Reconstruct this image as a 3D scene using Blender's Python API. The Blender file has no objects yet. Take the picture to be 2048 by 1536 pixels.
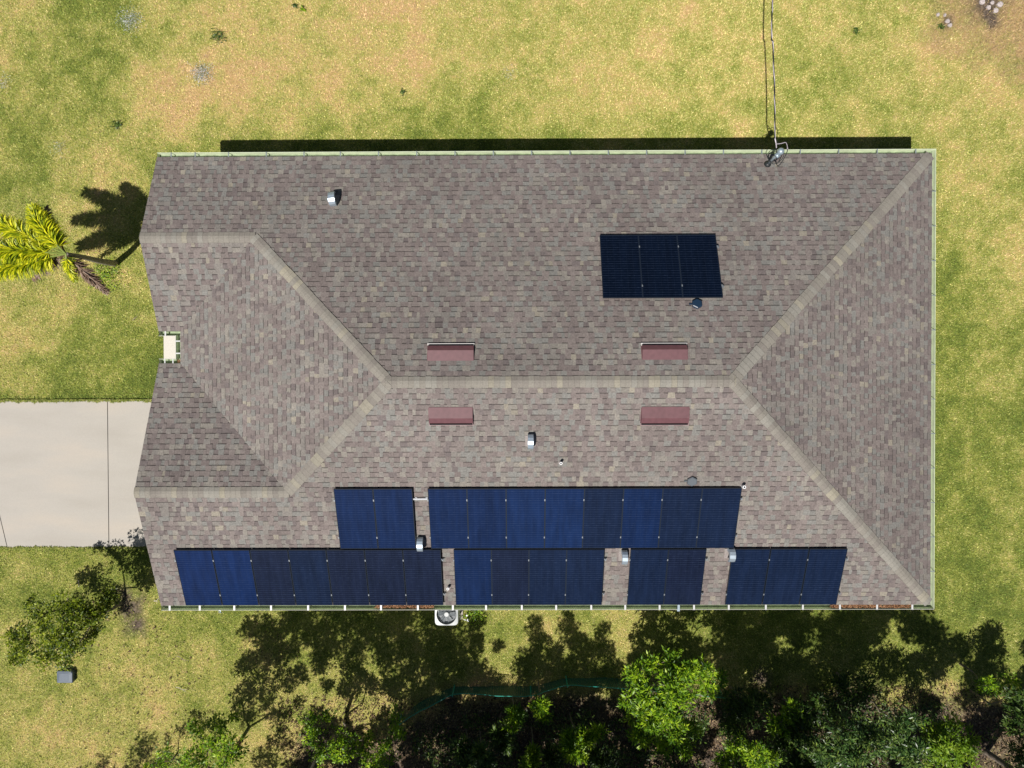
import bpy, math, random
import numpy as np
from mathutils import Vector, Matrix
scene = bpy.context.scene
R = random.Random(7)
NR = np.random.RandomState(11)
# ------------------------------------------------------------------ camera
FPX = 1481.65
CAMZ = 22.6
M = np.array([[0.99997811, 0.00310997, 0.00584054],
              [-0.0031832, 0.99991593, 0.01256987],
              [-0.00580096, -0.01258818, 0.99990394]])
cam_d = bpy.data.cameras.new('drone_camera')
cam = bpy.data.objects.new('drone_camera', cam_d)
scene.collection.objects.link(cam)
mw = Matrix([list(M[0]) + [0], list(M[1]) + [0], list(M[2]) + [CAMZ], [0, 0, 0, 1]])
cam.matrix_world = mw
cam_d.sensor_fit = 'HORIZONTAL'; cam_d.sensor_width = 36
cam_d.lens = FPX / 2048 * 36
cam_d.clip_start = 0.1; cam_d.clip_end = 1000
scene.camera = cam
# ------------------------------------------------------------------ light
SX, SY = 0.275, 0.445                      # shadow offset per metre of height
el = math.atan2(1, math.hypot(SX, SY)); az = math.atan2(-SX, -SY)
world = bpy.data.worlds.new('World'); scene.world = world
world.use_nodes = True
wn = world.node_tree; bg = wn.nodes['Background']
sky = wn.nodes.new('ShaderNodeTexSky'); sky.sky_type = 'NISHITA'; sky.sun_disc = False
sky.sun_elevation = el; sky.sun_rotation = az % (2 * math.pi)
wn.links.new(sky.outputs[0], bg.inputs[0]); bg.inputs[1].default_value = 0.05 * .68
sd = bpy.data.lights.new('sun', 'SUN'); sd.energy = 5.0; sd.angle = math.radians(0.5); sd.color = (1, 0.955, 0.89)
sun = bpy.data.objects.new('sun', sd); scene.collection.objects.link(sun)
sun.rotation_euler = Vector((-SX, -SY, 1)).to_track_quat('Z', 'Y').to_euler()
sun.location = (-8, -13, 30)
scene.view_settings.view_transform = 'Standard'; scene.view_settings.look = 'None'
scene.view_settings.exposure = 0.22; scene.view_settings.gamma = 1
scene.render.engine = 'CYCLES'

def W(px, py, h):
    """world point at height h seen at photo pixel"""
    d = M @ np.array([(px - 1024) / FPX, (768 - py) / FPX, -1.0])
    t = (h - CAMZ) / d[2]
    return np.array([d[0] * t, d[1] * t, h])
def S(px, py, h):
    """world point at height h whose sun shadow falls on the ground at photo pixel"""
    g = W(px, py, 0)
    return np.array([g[0] - SX * h, g[1] - SY * h, h])

# ------------------------------------------------------------------ helpers
C = scene.collection
def tag(o, label=None, cat=None, group=None, kind=None):
    if label: o['label'] = label
    if cat: o['category'] = cat
    if group: o['group'] = group
    if kind: o['kind'] = kind
    return o
def empty(name, loc, label=None, cat=None, group=None):
    o = bpy.data.objects.new(name, None); C.objects.link(o)
    o.location = [float(v) for v in loc]; o.empty_display_size = 0.2
    return tag(o, label, cat, group)
class MB:
    def __init__(s): s.v = []; s.f = []; s.c = []; s.m = []
    def face(s, pts, col=None, mi=0):
        n = len(s.v); s.v += [tuple(map(float, p)) for p in pts]
        s.f.append(tuple(range(n, n + len(pts)))); s.c.append(col or (1, 1, 1)); s.m.append(mi)
    def poly(s, verts, faces, col=None, mi=0):
        n = len(s.v); s.v += [tuple(map(float, p)) for p in verts]
        for f in faces: s.f.append(tuple(i + n for i in f)); s.c.append(col or (1, 1, 1)); s.m.append(mi)
    def box(s, c, sz, rot=None, col=None, mi=0):
        c = np.array(c, float); hx, hy, hz = [a / 2 for a in sz]
        P = [np.array([x * hx, y * hy, z * hz]) for z in (-1, 1) for x, y in ((-1, -1), (1, -1), (1, 1), (-1, 1))]
        if rot is not None: P = [rot @ p for p in P]
        s.poly([c + p for p in P], [(3, 2, 1, 0), (4, 5, 6, 7), (0, 1, 5, 4), (1, 2, 6, 5), (2, 3, 7, 6), (3, 0, 4, 7)], col, mi)
    def tube(s, pts, rad, n=8, cap=True, col=None, mi=0):
        pts = [np.array(p, float) for p in pts]
        if not hasattr(rad, '__len__'): rad = [rad] * len(pts)
        rings = []; up = np.array([0.3, 0.2, 1.0])
        for i, p in enumerate(pts):
            a = pts[max(i - 1, 0)]; b = pts[min(i + 1, len(pts) - 1)]
            t = b - a; t = t / (np.linalg.norm(t) + 1e-9)
            if abs(np.dot(t, up / np.linalg.norm(up))) > 0.95: up = np.array([1.0, 0.1, 0.2])
            x = np.cross(t, up); x /= np.linalg.norm(x); y = np.cross(t, x)
            rings.append([p + rad[i] * (math.cos(k * 2 * math.pi / n) * x + math.sin(k * 2 * math.pi / n) * y) for k in range(n)])
        V = [q for r in rings for q in r]; F = []
        for i in range(len(pts) - 1):
            for k in range(n):
                a = i * n + k; b = i * n + (k + 1) % n
                F.append((a, b, b + n, a + n))
        if cap: F.append(tuple(range(n))[::-1]); F.append(tuple(len(V) - n + k for k in range(n)))
        s.poly(V, F, col, mi)
    def prism(s, poly2, z0, z1, col=None, mi=0):
        n = len(poly2)
        V = [(x, y, z0) for x, y in poly2] + [(x, y, z1) for x, y in poly2]
        F = [tuple(range(n))[::-1], tuple(range(n, 2 * n))] + [(i, (i + 1) % n, (i + 1) % n + n, i + n) for i in range(n)]
        s.poly(V, F, col, mi)
    def build(s, name, mats, parent=None, origin=None, smooth=False):
        me = bpy.data.meshes.new(name)
        V = np.array(s.v)
        if origin is not None: V = V - np.array(origin)
        me.from_pydata(V.tolist(), [], s.f)
        if not isinstance(mats, (list, tuple)): mats = [mats]
        for m in mats: me.materials.append(m)
        me.polygons.foreach_set('material_index', s.m)
        a = me.attributes.new('col', 'FLOAT_VECTOR', 'FACE')
        a.data.foreach_set('vector', np.array(s.c, dtype=np.float32).ravel())
        if smooth: me.polygons.foreach_set('use_smooth', [True] * len(s.f))
        me.update()
        o = bpy.data.objects.new(name, me); C.objects.link(o)
        if parent is not None: o.parent = parent
        elif origin is not None: o.location = [float(t) for t in origin]
        return o
def wpart(mb, name, mats, parent, smooth=False):
    """part given in world coordinates under an empty thing (no rotation)"""
    L = parent.location
    p = parent
    off = np.array([0.0, 0.0, 0.0])
    while p is not None: off += np.array(p.location); p = p.parent
    return mb.build(name, mats, parent, origin=off, smooth=smooth)

# ------------------------------------------------------------------ materials
def mat(name, col=(.5, .5, .5), rough=.7, metal=0, noise=0, nscale=20, bump=0, bscale=40, spec=.5, attr=False, coat=0):
    m = bpy.data.materials.new(name); m.use_nodes = True
    nt = m.node_tree; b = nt.nodes['Principled BSDF']
    b.inputs['Roughness'].default_value = rough; b.inputs['Metallic'].default_value = metal
    b.inputs['Specular IOR Level'].default_value = spec
    b.inputs['Coat Weight'].default_value = coat
    tc = nt.nodes.new('ShaderNodeTexCoord')
    src = None
    if attr:
        at = nt.nodes.new('ShaderNodeAttribute'); at.attribute_name = 'col'; src = at.outputs['Vector']
    if noise:
        n = nt.nodes.new('ShaderNodeTexNoise'); n.inputs['Scale'].default_value = nscale; n.inputs['Detail'].default_value = 5
        nt.links.new(tc.outputs['Object'], n.inputs['Vector'])
        mr = nt.nodes.new('ShaderNodeMapRange'); mr.inputs[1].default_value = .3; mr.inputs[2].default_value = .7
        mr.inputs[3].default_value = 1 - noise; mr.inputs[4].default_value = 1 + noise
        nt.links.new(n.outputs[0], mr.inputs[0])
        mx = nt.nodes.new('ShaderNodeVectorMath'); mx.operation = 'SCALE'
        if src: nt.links.new(src, mx.inputs[0])
        else: mx.inputs[0].default_value = col
        nt.links.new(mr.outputs[0], mx.inputs['Scale']); src = mx.outputs[0]
    if src: nt.links.new(src, b.inputs['Base Color'])
    else: b.inputs['Base Color'].default_value = (*col, 1)
    if bump:
        n2 = nt.nodes.new('ShaderNodeTexNoise'); n2.inputs['Scale'].default_value = bscale
        nt.links.new(tc.outputs['Object'], n2.inputs['Vector'])
        bp = nt.nodes.new('ShaderNodeBump'); bp.inputs['Strength'].default_value = bump; bp.inputs['Distance'].default_value = .02
        nt.links.new(n2.outputs[0], bp.inputs['Height']); nt.links.new(bp.outputs[0], b.inputs['Normal'])
    return m
M_roof = mat('asphalt_shingle', attr=True, rough=.85, noise=.22, nscale=26, spec=.3)
nt = M_roof.node_tree; bs = nt.nodes['Principled BSDF']; src = bs.inputs['Base Color'].links[0].from_socket
tcw = nt.nodes.new('ShaderNodeTexCoord'); wnz = nt.nodes.new('ShaderNodeTexNoise'); wnz.inputs['Scale'].default_value = .55; wnz.inputs['Detail'].default_value = 5
nt.links.new(tcw.outputs['Object'], wnz.inputs['Vector'])
mrw = nt.nodes.new('ShaderNodeMapRange'); mrw.inputs[1].default_value = .3; mrw.inputs[2].default_value = .7; mrw.inputs[3].default_value = .90; mrw.inputs[4].default_value = 1.10
nt.links.new(wnz.outputs[0], mrw.inputs[0]); vw = nt.nodes.new('ShaderNodeVectorMath'); vw.operation = 'SCALE'
nt.links.new(src, vw.inputs[0]); nt.links.new(mrw.outputs[0], vw.inputs['Scale']); nt.links.new(vw.outputs[0], bs.inputs['Base Color'])
M_cap = mat('cap_shingle', attr=True, rough=.85, noise=.12, nscale=30, spec=.3)
M_wall = mat('stucco_green', (.42, .52, .33), .8, noise=.05, bump=.3)
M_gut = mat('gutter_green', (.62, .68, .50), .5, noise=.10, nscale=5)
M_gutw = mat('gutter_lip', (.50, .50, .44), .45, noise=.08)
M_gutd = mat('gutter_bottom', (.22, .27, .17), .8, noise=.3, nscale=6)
M_brk = mat('bracket_white', (.50, .51, .51), .4)
M_brkd = mat('bracket_grey', (.16, .19, .20), .5)
M_soffit = mat('soffit', (.6, .6, .52), .8)
M_maroon = mat('maroon_metal', (.125, .055, .063), .5, noise=.12, nscale=9, spec=.45)
M_lip = mat('vent_lip', (.75, .72, .70), .4)
M_lips = mat('vent_lip_pink', (.36, .24, .25), .4)
M_dark = mat('dark_opening', (.01, .01, .012), .8)
M_galv = mat('galvanised', (.42, .50, .58), .42, .6, noise=.12, nscale=14)
M_pvc = mat('white_pvc', (.75, .76, .78), .4)
M_black = mat('black_plastic', (.012, .03, .06), .35)
M_black_refl = mat('black_plastic_reflection', (.10, .115, .13), .4)  # black glossy plastic with its reflection painted in as grey
M_alu = mat('aluminium', (.70, .72, .75), .35, .8)
M_frame = mat('panel_frame', (.018, .026, .042), .3, .4)
M_framel = mat('clamp_metal', (.32, .35, .38), .4, .6)
M_mast = mat('mast_grey', (.30, .37, .42), .4, .4, noise=.1)
M_cable = mat('cable_dark', (.015, .018, .02), .5)
M_cablel = mat('cable_light', (.42, .38, .42), .5, noise=.5, nscale=4)
M_ac = mat('ac_metal', (.33, .35, .36), .4, noise=.05)
M_acd = mat('ac_grille', (.13, .15, .165), .45, noise=.2)
M_box = mat('utility_box', (.065, .09, .125), .55, noise=.12, nscale=12)
M_pole = mat('pole_wood', (.16, .11, .07), .9, noise=.2)
M_bark = mat('bark', (.20, .165, .13), .9, noise=.3, nscale=12, bump=.4)
M_palmbark = mat('palm_bark', (.26, .22, .18), .9, noise=.3, nscale=14, bump=.5)
M_twig = mat('twig', (.30, .24, .18), .9)
M_rock = mat('rock', attr=True, rough=.9, noise=.2)
M_net = mat('teal_netting', (.006, .07, .06), .5, noise=.25, nscale=3)
M_netr = mat('teal_rail', (.02, .30, .24), .4)

def leafmat(name, stops, rough=.42, trans=.3, gloss=False):
    m = bpy.data.materials.new(name); m.use_nodes = True
    nt = m.node_tree; b = nt.nodes['Principled BSDF']; out = nt.nodes['Material Output']
    at = nt.nodes.new('ShaderNodeAttribute'); at.attribute_name = 'rnd'
    cr = nt.nodes.new('ShaderNodeValToRGB'); e = cr.color_ramp.elements
    e[0].position = 0; e[0].color = (*stops[0], 1); e[1].position = 1; e[1].color = (*stops[-1], 1)
    for i, s_ in enumerate(stops[1:-1]):
        k = e.new((i + 1) / (len(stops) - 1)); k.color = (*s_, 1)
    nt.links.new(at.outputs['Fac'], cr.inputs[0]); nt.links.new(cr.outputs[0], b.inputs['Base Color'])
    b.inputs['Roughness'].default_value = rough; b.inputs['Specular IOR Level'].default_value = .3
    tr = nt.nodes.new('ShaderNodeBsdfTranslucent'); nt.links.new(cr.outputs[0], tr.inputs[0])
    mx = nt.nodes.new('ShaderNodeMixShader'); mx.inputs[0].default_value = trans
    nt.links.new(b.outputs[0], mx.inputs[1]); nt.links.new(tr.outputs[0], mx.inputs[2]); nt.links.new(mx.outputs[0], out.inputs[0])
    if gloss: b.inputs['Specular IOR Level'].default_value = .42
    return m
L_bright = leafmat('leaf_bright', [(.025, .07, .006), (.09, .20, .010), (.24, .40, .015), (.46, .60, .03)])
L_yel = leafmat('leaf_yellow_green', [(.06, .14, .01), (.15, .27, .015), (.30, .40, .03)])
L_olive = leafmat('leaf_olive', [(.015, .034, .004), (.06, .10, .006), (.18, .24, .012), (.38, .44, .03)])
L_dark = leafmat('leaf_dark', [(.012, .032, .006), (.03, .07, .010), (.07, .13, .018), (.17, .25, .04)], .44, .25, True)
L_blue = leafmat('leaf_blue_green', [(.015, .05, .010), (.05, .11, .025), (.12, .20, .045), (.22, .30, .05)], .34, .25, True)
L_palm = leafmat('palm_leaf', [(.04, .10, .004), (.34, .42, .008), (.60, .62, .015), (.90, .84, .03)], .4, .35)
L_dead = leafmat('dead_frond', [(.09, .05, .03), (.20, .13, .09), (.33, .25, .20)], .7, .1)
L_litter = leafmat('dead_leaf', [(.03, .018, .010), (.085, .05, .028), (.20, .135, .075)], .8, .05)
L_gutl = leafmat('gutter_leaf', [(.05, .02, .01), (.20, .09, .04), (.42, .24, .13)], .8, .1)
L_flower = leafmat('flower', [(.06, .12, .04), (.30, .34, .30), (.80, .80, .92)], .6, .2)

# ------------------------------------------------------------------ lawn dryness field (0 green .. 1 straw)
G = np.array([
 [.55,.28,.46,.66,.72,.78,.78,.62,.56,.60,.68,.66,.52,.54,.72,.95],
 [.35,.28,.70,.84,.60,.60,.48,.46,.56,.62,.60,.52,.42,.50,.55,.78],
 [.32,.60,.42,.42,.30,.28,.25,.28,.35,.40,.40,.34,.32,.42,.46,.58],
 [.55,.52,.38,.2,.2,.2,.2,.2,.2,.2,.2,.2,.2,.3,.40,.56],
 [.58,.55,.38,.3,.3,.3,.3,.3,.3,.3,.3,.3,.3,.3,.30,.50],
 [.58,.42,.22,.3,.3,.3,.3,.3,.3,.3,.3,.3,.3,.3,.26,.38],
 [.35,.22,.12,.3,.3,.3,.3,.3,.3,.3,.3,.3,.3,.3,.22,.32],
 [.35,.22,.20,.3,.3,.3,.3,.3,.3,.3,.3,.3,.3,.3,.18,.30],
 [.38,.35,.22,.3,.3,.3,.3,.3,.3,.3,.3,.3,.3,.3,.15,.28],
 [.38,.48,.42,.35,.38,.38,.36,.42,.48,.54,.38,.28,.26,.26,.20,.20],
 [.48,.54,.60,.42,.42,.45,.42,.42,.42,.45,.40,.36,.32,.30,.28,.28],
 [.50,.55,.52,.46,.62,.75,.80,.80,.90,.90,.90,.90,.90,.90,.80,.80]])
def smoothnoise(x, y, cell, seed):
    rs = np.random.RandomState(seed); T = rs.rand(256, 256)
    u = x / cell + 1000.3; v = y / cell + 1000.7
    i = np.floor(u).astype(int); j = np.floor(v).astype(int); fu = u - i; fv = v - j
    fu = fu * fu * (3 - 2 * fu); fv = fv * fv * (3 - 2 * fv)
    g = lambda a, b: T[a % 256, b % 256]
    return (g(i, j) * (1 - fu) + g(i + 1, j) * fu) * (1 - fv) + (g(i, j + 1) * (1 - fu) + g(i + 1, j + 1) * fu) * fv
def dry(x, y):
    x = np.asarray(x, float); y = np.asarray(y, float)
    wx = x + 1.6 * (smoothnoise(x, y, 1.1, 1) - .5) + .8 * (smoothnoise(x, y, .4, 5) - .5)
    wy = y + 1.6 * (smoothnoise(x, y, 1.1, 2) - .5) + .8 * (smoothnoise(x, y, .4, 6) - .5)
    px = 1032 + wx * 65.56; py = 749 - wy * 65.56
    u = np.clip(px / 128 - .5, 0, 14.999); v = np.clip(py / 128 - .5, 0, 10.999)
    i = u.astype(int); j = v.astype(int); fu = u - i; fv = v - j
    fu = fu * fu * (3 - 2 * fu); fv = fv * fv * (3 - 2 * fv)
    d = (G[j, i] * (1 - fu) + G[j, i + 1] * fu) * (1 - fv) + (G[j + 1, i] * (1 - fu) + G[j + 1, i + 1] * fu) * fv
    n = (smoothnoise(x, y, .9, 3) - .5) * .30 + (smoothnoise(x, y, .42, 4) - .5) * .34 + (smoothnoise(x, y, .17, 8) - .5) * .34 + (smoothnoise(x, y, 2.3, 9) - .5) * .12
    far = np.clip((np.maximum(np.abs(x) - 15.8, np.abs(y) - 12.2)) / 2.5, 0, 1)
    fn = .42 + (smoothnoise(x, y, 5.3, 51) - .5) * .5 + (smoothnoise(x, y, 2.1, 52) - .5) * .3
    d = d * (1 - far) + fn * far
    return np.clip((d - .5) * 1.12 + .49 + n * .85, 0, 1)
# bare-soil patches (photo px, radius m)
SOIL = [(262, 1215, .45), (270, 1250, .35), (252, 1190, .3), (1975, 5, .7), (1985, 40, .3), (1895, 45, .22), (640, 1480, .5), (620, 1520, .5), (1060, 1500, .7), (1240, 1460, .6), (900, 1470, .6), (1880, 1440, .8), (1960, 1480, .9), (1150, 1430, .5), (950, 1530, .8), (1520, 1360, .3), (1430, 1530, .9), (1580, 1480, .9), (1720, 1420, .8), (790, 1530, .7), (900, 1400, .4)]
def soil(x, y):
    x = np.asarray(x, float); y = np.asarray(y, float); s = np.zeros_like(x)
    n = (smoothnoise(x, y, .3, 21) - .5) * .7 + (smoothnoise(x, y, .12, 22) - .5) * .4
    for a, b, r in SOIL:
        c = W(a, b, 0); d = np.hypot(x - c[0], y - c[1]) / r
        s = np.maximum(s, np.clip(1.5 - d + n, 0, 1))
    px = 1032 + x * 65.56; py = 749 - y * 65.56
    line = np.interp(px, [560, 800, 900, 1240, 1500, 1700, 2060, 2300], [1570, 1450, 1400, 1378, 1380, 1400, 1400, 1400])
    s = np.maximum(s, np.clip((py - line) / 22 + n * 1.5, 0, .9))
    return np.clip(s, 0, 1)
def rough_zone(x, y):     # unmown darker ground at the upper right corner and lower edge
    c = W(2060, -20, 0); d = np.hypot((np.asarray(x) - c[0]) / 3.8, (np.asarray(y) - c[1]) / 3.0)
    return np.clip((1.0 - d + (smoothnoise(x, y, .5, 31) - .5) * .3) * 4, 0, 1)

def grass_color_nodes(nt, blades=False):
    a = nt.nodes.new('ShaderNodeAttribute'); a.attribute_name = 'lawn'   # x dry, y soil, z rough / random
    sep = nt.nodes.new('ShaderNodeSeparateXYZ'); nt.links.new(a.outputs['Vector'], sep.inputs[0])
    return sep
def mk_lawn():
    m = bpy.data.materials.new('lawn_ground'); m.use_nodes = True
    nt = m.node_tree; b = nt.nodes['Principled BSDF']; L = nt.links.new
    sep = grass_color_nodes(nt)
    tc = nt.nodes.new('ShaderNodeTexCoord')
    def noise(sc, det=3):
        n = nt.nodes.new('ShaderNodeTexNoise'); n.inputs['Scale'].default_value = sc; n.inputs['Detail'].default_value = det
        L(tc.outputs['Object'], n.inputs['Vector']); return n
    n1 = noise(22, 3); n2 = noise(7, 4)
    ad = nt.nodes.new('ShaderNodeMath'); ad.operation = 'MULTIPLY_ADD'; ad.inputs[1].default_value = 1.1; L(n1.outputs[0], ad.inputs[0]); L(sep.outputs[0], ad.inputs[2])
    ad2 = nt.nodes.new('ShaderNodeMath'); ad2.operation = 'MULTIPLY_ADD'; ad2.inputs[1].default_value = .5; L(n2.outputs[0], ad2.inputs[0]); L(ad.outputs[0], ad2.inputs[2])
    sb = nt.nodes.new('ShaderNodeMath'); sb.operation = 'SUBTRACT'; sb.inputs[1].default_value = .80; L(ad2.outputs[0], sb.inputs[0])
    cr = nt.nodes.new('ShaderNodeValToRGB'); e = cr.color_ramp.elements
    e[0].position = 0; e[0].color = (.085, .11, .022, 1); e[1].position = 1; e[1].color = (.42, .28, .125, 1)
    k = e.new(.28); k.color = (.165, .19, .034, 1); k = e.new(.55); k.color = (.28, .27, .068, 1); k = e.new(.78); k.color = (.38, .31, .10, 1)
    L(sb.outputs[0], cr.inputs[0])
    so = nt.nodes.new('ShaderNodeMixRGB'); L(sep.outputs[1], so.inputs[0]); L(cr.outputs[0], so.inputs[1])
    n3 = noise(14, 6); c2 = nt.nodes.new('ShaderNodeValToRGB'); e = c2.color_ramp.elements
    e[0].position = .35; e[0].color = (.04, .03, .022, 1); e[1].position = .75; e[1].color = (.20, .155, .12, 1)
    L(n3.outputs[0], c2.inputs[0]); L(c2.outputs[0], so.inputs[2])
    L(so.outputs[0], b.inputs['Base Color']); b.inputs['Roughness'].default_value = .95
    b.inputs['Specular IOR Level'].default_value = .1
    bp = nt.nodes.new('ShaderNodeBump'); bp.inputs['Strength'].default_value = .8; bp.inputs['Distance'].default_value = .03
    nb = noise(30, 2); L(nb.outputs[0], bp.inputs['Height']); L(bp.outputs[0], b.inputs['Normal'])
    return m
M_lawn = mk_lawn()
def mk_blade():
    m = bpy.data.materials.new('grass_blade'); m.use_nodes = True
    nt = m.node_tree; b = nt.nodes['Principled BSDF']; L = nt.links.new
    sep = grass_color_nodes(nt)
    cr = nt.nodes.new('ShaderNodeValToRGB'); e = cr.color_ramp.elements
    e[0].position = 0; e[0].color = (.13, .19, .03, 1); e[1].position = 1; e[1].color = (.62, .425, .235, 1)
    k = e.new(.28); k.color = (.25, .29, .058, 1); k = e.new(.5); k.color = (.425, .42, .138, 1); k = e.new(.75); k.color = (.57, .47, .195, 1)
    L(sep.outputs[0], cr.inputs[0])
    hs = nt.nodes.new('ShaderNodeVectorMath'); hs.operation = 'SCALE'; L(cr.outputs[0], hs.inputs[0]); L(sep.outputs[2], hs.inputs['Scale'])
    L(hs.outputs[0], b.inputs['Base Color']); b.inputs['Roughness'].default_value = .7; b.inputs['Specular IOR Level'].default_value = .3
    return m
M_blade = mk_blade()

# ------------------------------------------------------------------ ground sheet
xs = np.concatenate([[-300, -120], np.arange(-60, -20.1, .8), np.arange(-20, 20.01, .15), np.arange(20.8, 60, .8), [120, 300]])
ys = np.concatenate([[-300, -120], np.arange(-50, -17.1, .8), np.arange(-17, 17.01, .15), np.arange(17.8, 60, .8), [120, 300]])
XX, YY = np.meshgrid(xs, ys)
fine = (np.abs(XX) < 20.1) & (np.abs(YY) < 17.1)
ZZ = np.where(fine, (smoothnoise(XX, YY, 1.7, 41) - .5) * .03 - .012, -.012)
nx, ny = len(xs), len(ys)
verts = np.stack([XX.ravel(), YY.ravel(), ZZ.ravel()], 1)
idx = np.arange(nx * ny).reshape(ny, nx)
faces = np.stack([idx[:-1, :-1].ravel(), idx[:-1, 1:].ravel(), idx[1:, 1:].ravel(), idx[1:, :-1].ravel()], 1)
me = bpy.data.meshes.new('lawn')
me.from_pydata(verts.tolist(), [], faces.tolist())
a = me.attributes.new('lawn', 'FLOAT_VECTOR', 'POINT')
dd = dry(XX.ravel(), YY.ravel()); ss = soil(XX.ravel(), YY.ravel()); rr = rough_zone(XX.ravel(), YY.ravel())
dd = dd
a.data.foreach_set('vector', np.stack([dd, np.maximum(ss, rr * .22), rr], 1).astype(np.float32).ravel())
me.materials.append(M_lawn)
lawn = bpy.data.objects.new('lawn', me); C.objects.link(lawn); tag(lawn, kind='structure')
def zg(x, y): return (smoothnoise(np.asarray(x, float), np.asarray(y, float), 1.7, 41) - .5) * .03 - .012

# driveway footprint in world coordinates
DY1 = W(200, 799, 0)[1]; DY0 = W(200, 1094, 0)[1]; DXE = -9.25
JX = W(218, 950, 0)[0]

def fast_mesh(name, V, F, attrs, mats, parent=None, origin=(0, 0, 0), fixed=4):
    """V (n,3), F (m,k) uniform polygons"""
    me = bpy.data.meshes.new(name)
    V = np.asarray(V, np.float32) - np.asarray(origin, np.float32)
    k = F.shape[1]
    me.vertices.add(len(V)); me.vertices.foreach_set('co', V.ravel())
    me.loops.add(F.size); me.loops.foreach_set('vertex_index', F.astype(np.int32).ravel())
    me.polygons.add(len(F)); me.polygons.foreach_set('loop_start', np.arange(0, F.size, k, dtype=np.int32))
    me.polygons.foreach_set('loop_total', np.full(len(F), k, np.int32))
    me.update(calc_edges=True)
    for nm, dom, typ, arr in attrs:
        a = me.attributes.new(nm, typ, dom)
        a.data.foreach_set('vector' if typ == 'FLOAT_VECTOR' else 'value', np.asarray(arr, np.float32).ravel())
    me.materials.append(mats)
    o = bpy.data.objects.new(name, me); C.objects.link(o)
    if parent is not None: o.parent = parent
    else: o.location = [float(t) for t in origin]
    return o

def leaf_mesh(name, base, ln, wr, mat_, flat=False, dirs=None, parent=None, origin=None, tagf=None, droop=.25, rnd=None):
    n = len(base)
    L = NR.uniform(ln[0], ln[1], n)
    if dirs is None:
        th = NR.uniform(0, 2 * math.pi, n); ph = NR.uniform(-.25, .35, n) if flat else NR.uniform(-.6, .9, n)
        D = np.stack([np.cos(th) * np.cos(ph), np.sin(th) * np.cos(ph), np.sin(ph)], 1)
    else: D = dirs / (np.linalg.norm(dirs, axis=1, keepdims=True) + 1e-9)
    up = np.tile([0, 0, 1.0], (n, 1)) + NR.normal(0, .35, (n, 3))
    Sd = np.cross(D, up); Sd /= (np.linalg.norm(Sd, axis=1, keepdims=True) + 1e-9)
    w = (L * wr)[:, None]; Lc = L[:, None]
    dn = np.zeros((n, 3)); dn[:, 2] = -1
    V = np.zeros((n, 4, 3))
    V[:, 0] = base; mid = base + D * Lc * .5 + dn * Lc * droop * .15
    V[:, 1] = mid + Sd * w * .5; V[:, 3] = mid - Sd * w * .5
    V[:, 2] = base + D * Lc + dn * Lc * droop
    F = np.arange(n * 4).reshape(n, 4)
    r = NR.rand(n) if rnd is None else rnd
    off = (0, 0, 0)
    if parent is not None: off = np.array(parent.location)
    o = fast_mesh(name, V.reshape(-1, 3), F, [('rnd', 'FACE', 'FLOAT', r)], mat_, parent=parent, origin=off)
    if tagf: tag(o, tagf[0], tagf[1], kind='stuff')
    return o
def on_driveway(x, y, pad=0.0):
    return (x < DXE) & (y < DY1 - pad) & (y > DY0 + pad)
def in_house(x, y): return (x > -9.2) & (x < 10.6) & (y > -5.7) & (y < 5.3)
PX0, PX1, PY0, PY1 = W(329, 700, 0)[0], -8.6, W(330, 725, 0)[1], 1.7      # entry path
def scatter(n, x0=-16.4, x1=16.4, y0=-12.6, y1=12.2):
    x = NR.uniform(x0, x1, n); y = NR.uniform(y0, y1, n)
    k = ~(on_driveway(x, y, .03) | in_house(x, y) | ((x > PX0) & (x < PX1) & (y > PY0) & (y < PY1)))
    return x[k], y[k]
def grass_blades():
    x, y = scatter(950000)
    n = len(x)
    so = soil(x, y); keep = NR.rand(n) > so * .92
    x = x[keep]; y = y[keep]; n = len(x)
    d = dry(x, y); rz = rough_zone(x, y)
    th = NR.uniform(0, 2 * math.pi, n); L = NR.uniform(.03, .075, n) * (1 + rz * .3); w = NR.uniform(.006, .012, n)
    lean = NR.uniform(.45, 1.35, n)
    # greener and longer strip beside the concrete edges
    edge = (x < DXE) & ((np.abs(y - DY1) < .12) | (np.abs(y - DY0) < .12))
    L = np.where(edge, L * 1.7, L); d = np.where(edge, d * .5, d)
    z = zg(x, y)
    dx = np.cos(th); dy = np.sin(th)
    V = np.zeros((n, 3, 3))
    V[:, 0] = np.stack([x - dy * w, y + dx * w, z], 1)
    V[:, 1] = np.stack([x + dy * w, y - dx * w, z], 1)
    V[:, 2] = np.stack([x + dx * L * np.sin(lean), y + dy * L * np.sin(lean), z + L * np.cos(lean) + .004], 1)
    F = np.arange(n * 3).reshape(n, 3)
    dv = np.clip(d + NR.normal(0, .17, n), 0, 1)
    br = np.exp(NR.normal(0, .27, n)) * (1 - .36 * rz)
    at = np.stack([dv, so[keep], br], 1)
    o = fast_mesh('grass', V.reshape(-1, 3), F, [('lawn', 'FACE', 'FLOAT_VECTOR', at)], M_blade)
    tag(o, 'short patchy green and straw coloured lawn grass around the house', 'grass', kind='stuff')
grass_blades()

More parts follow.
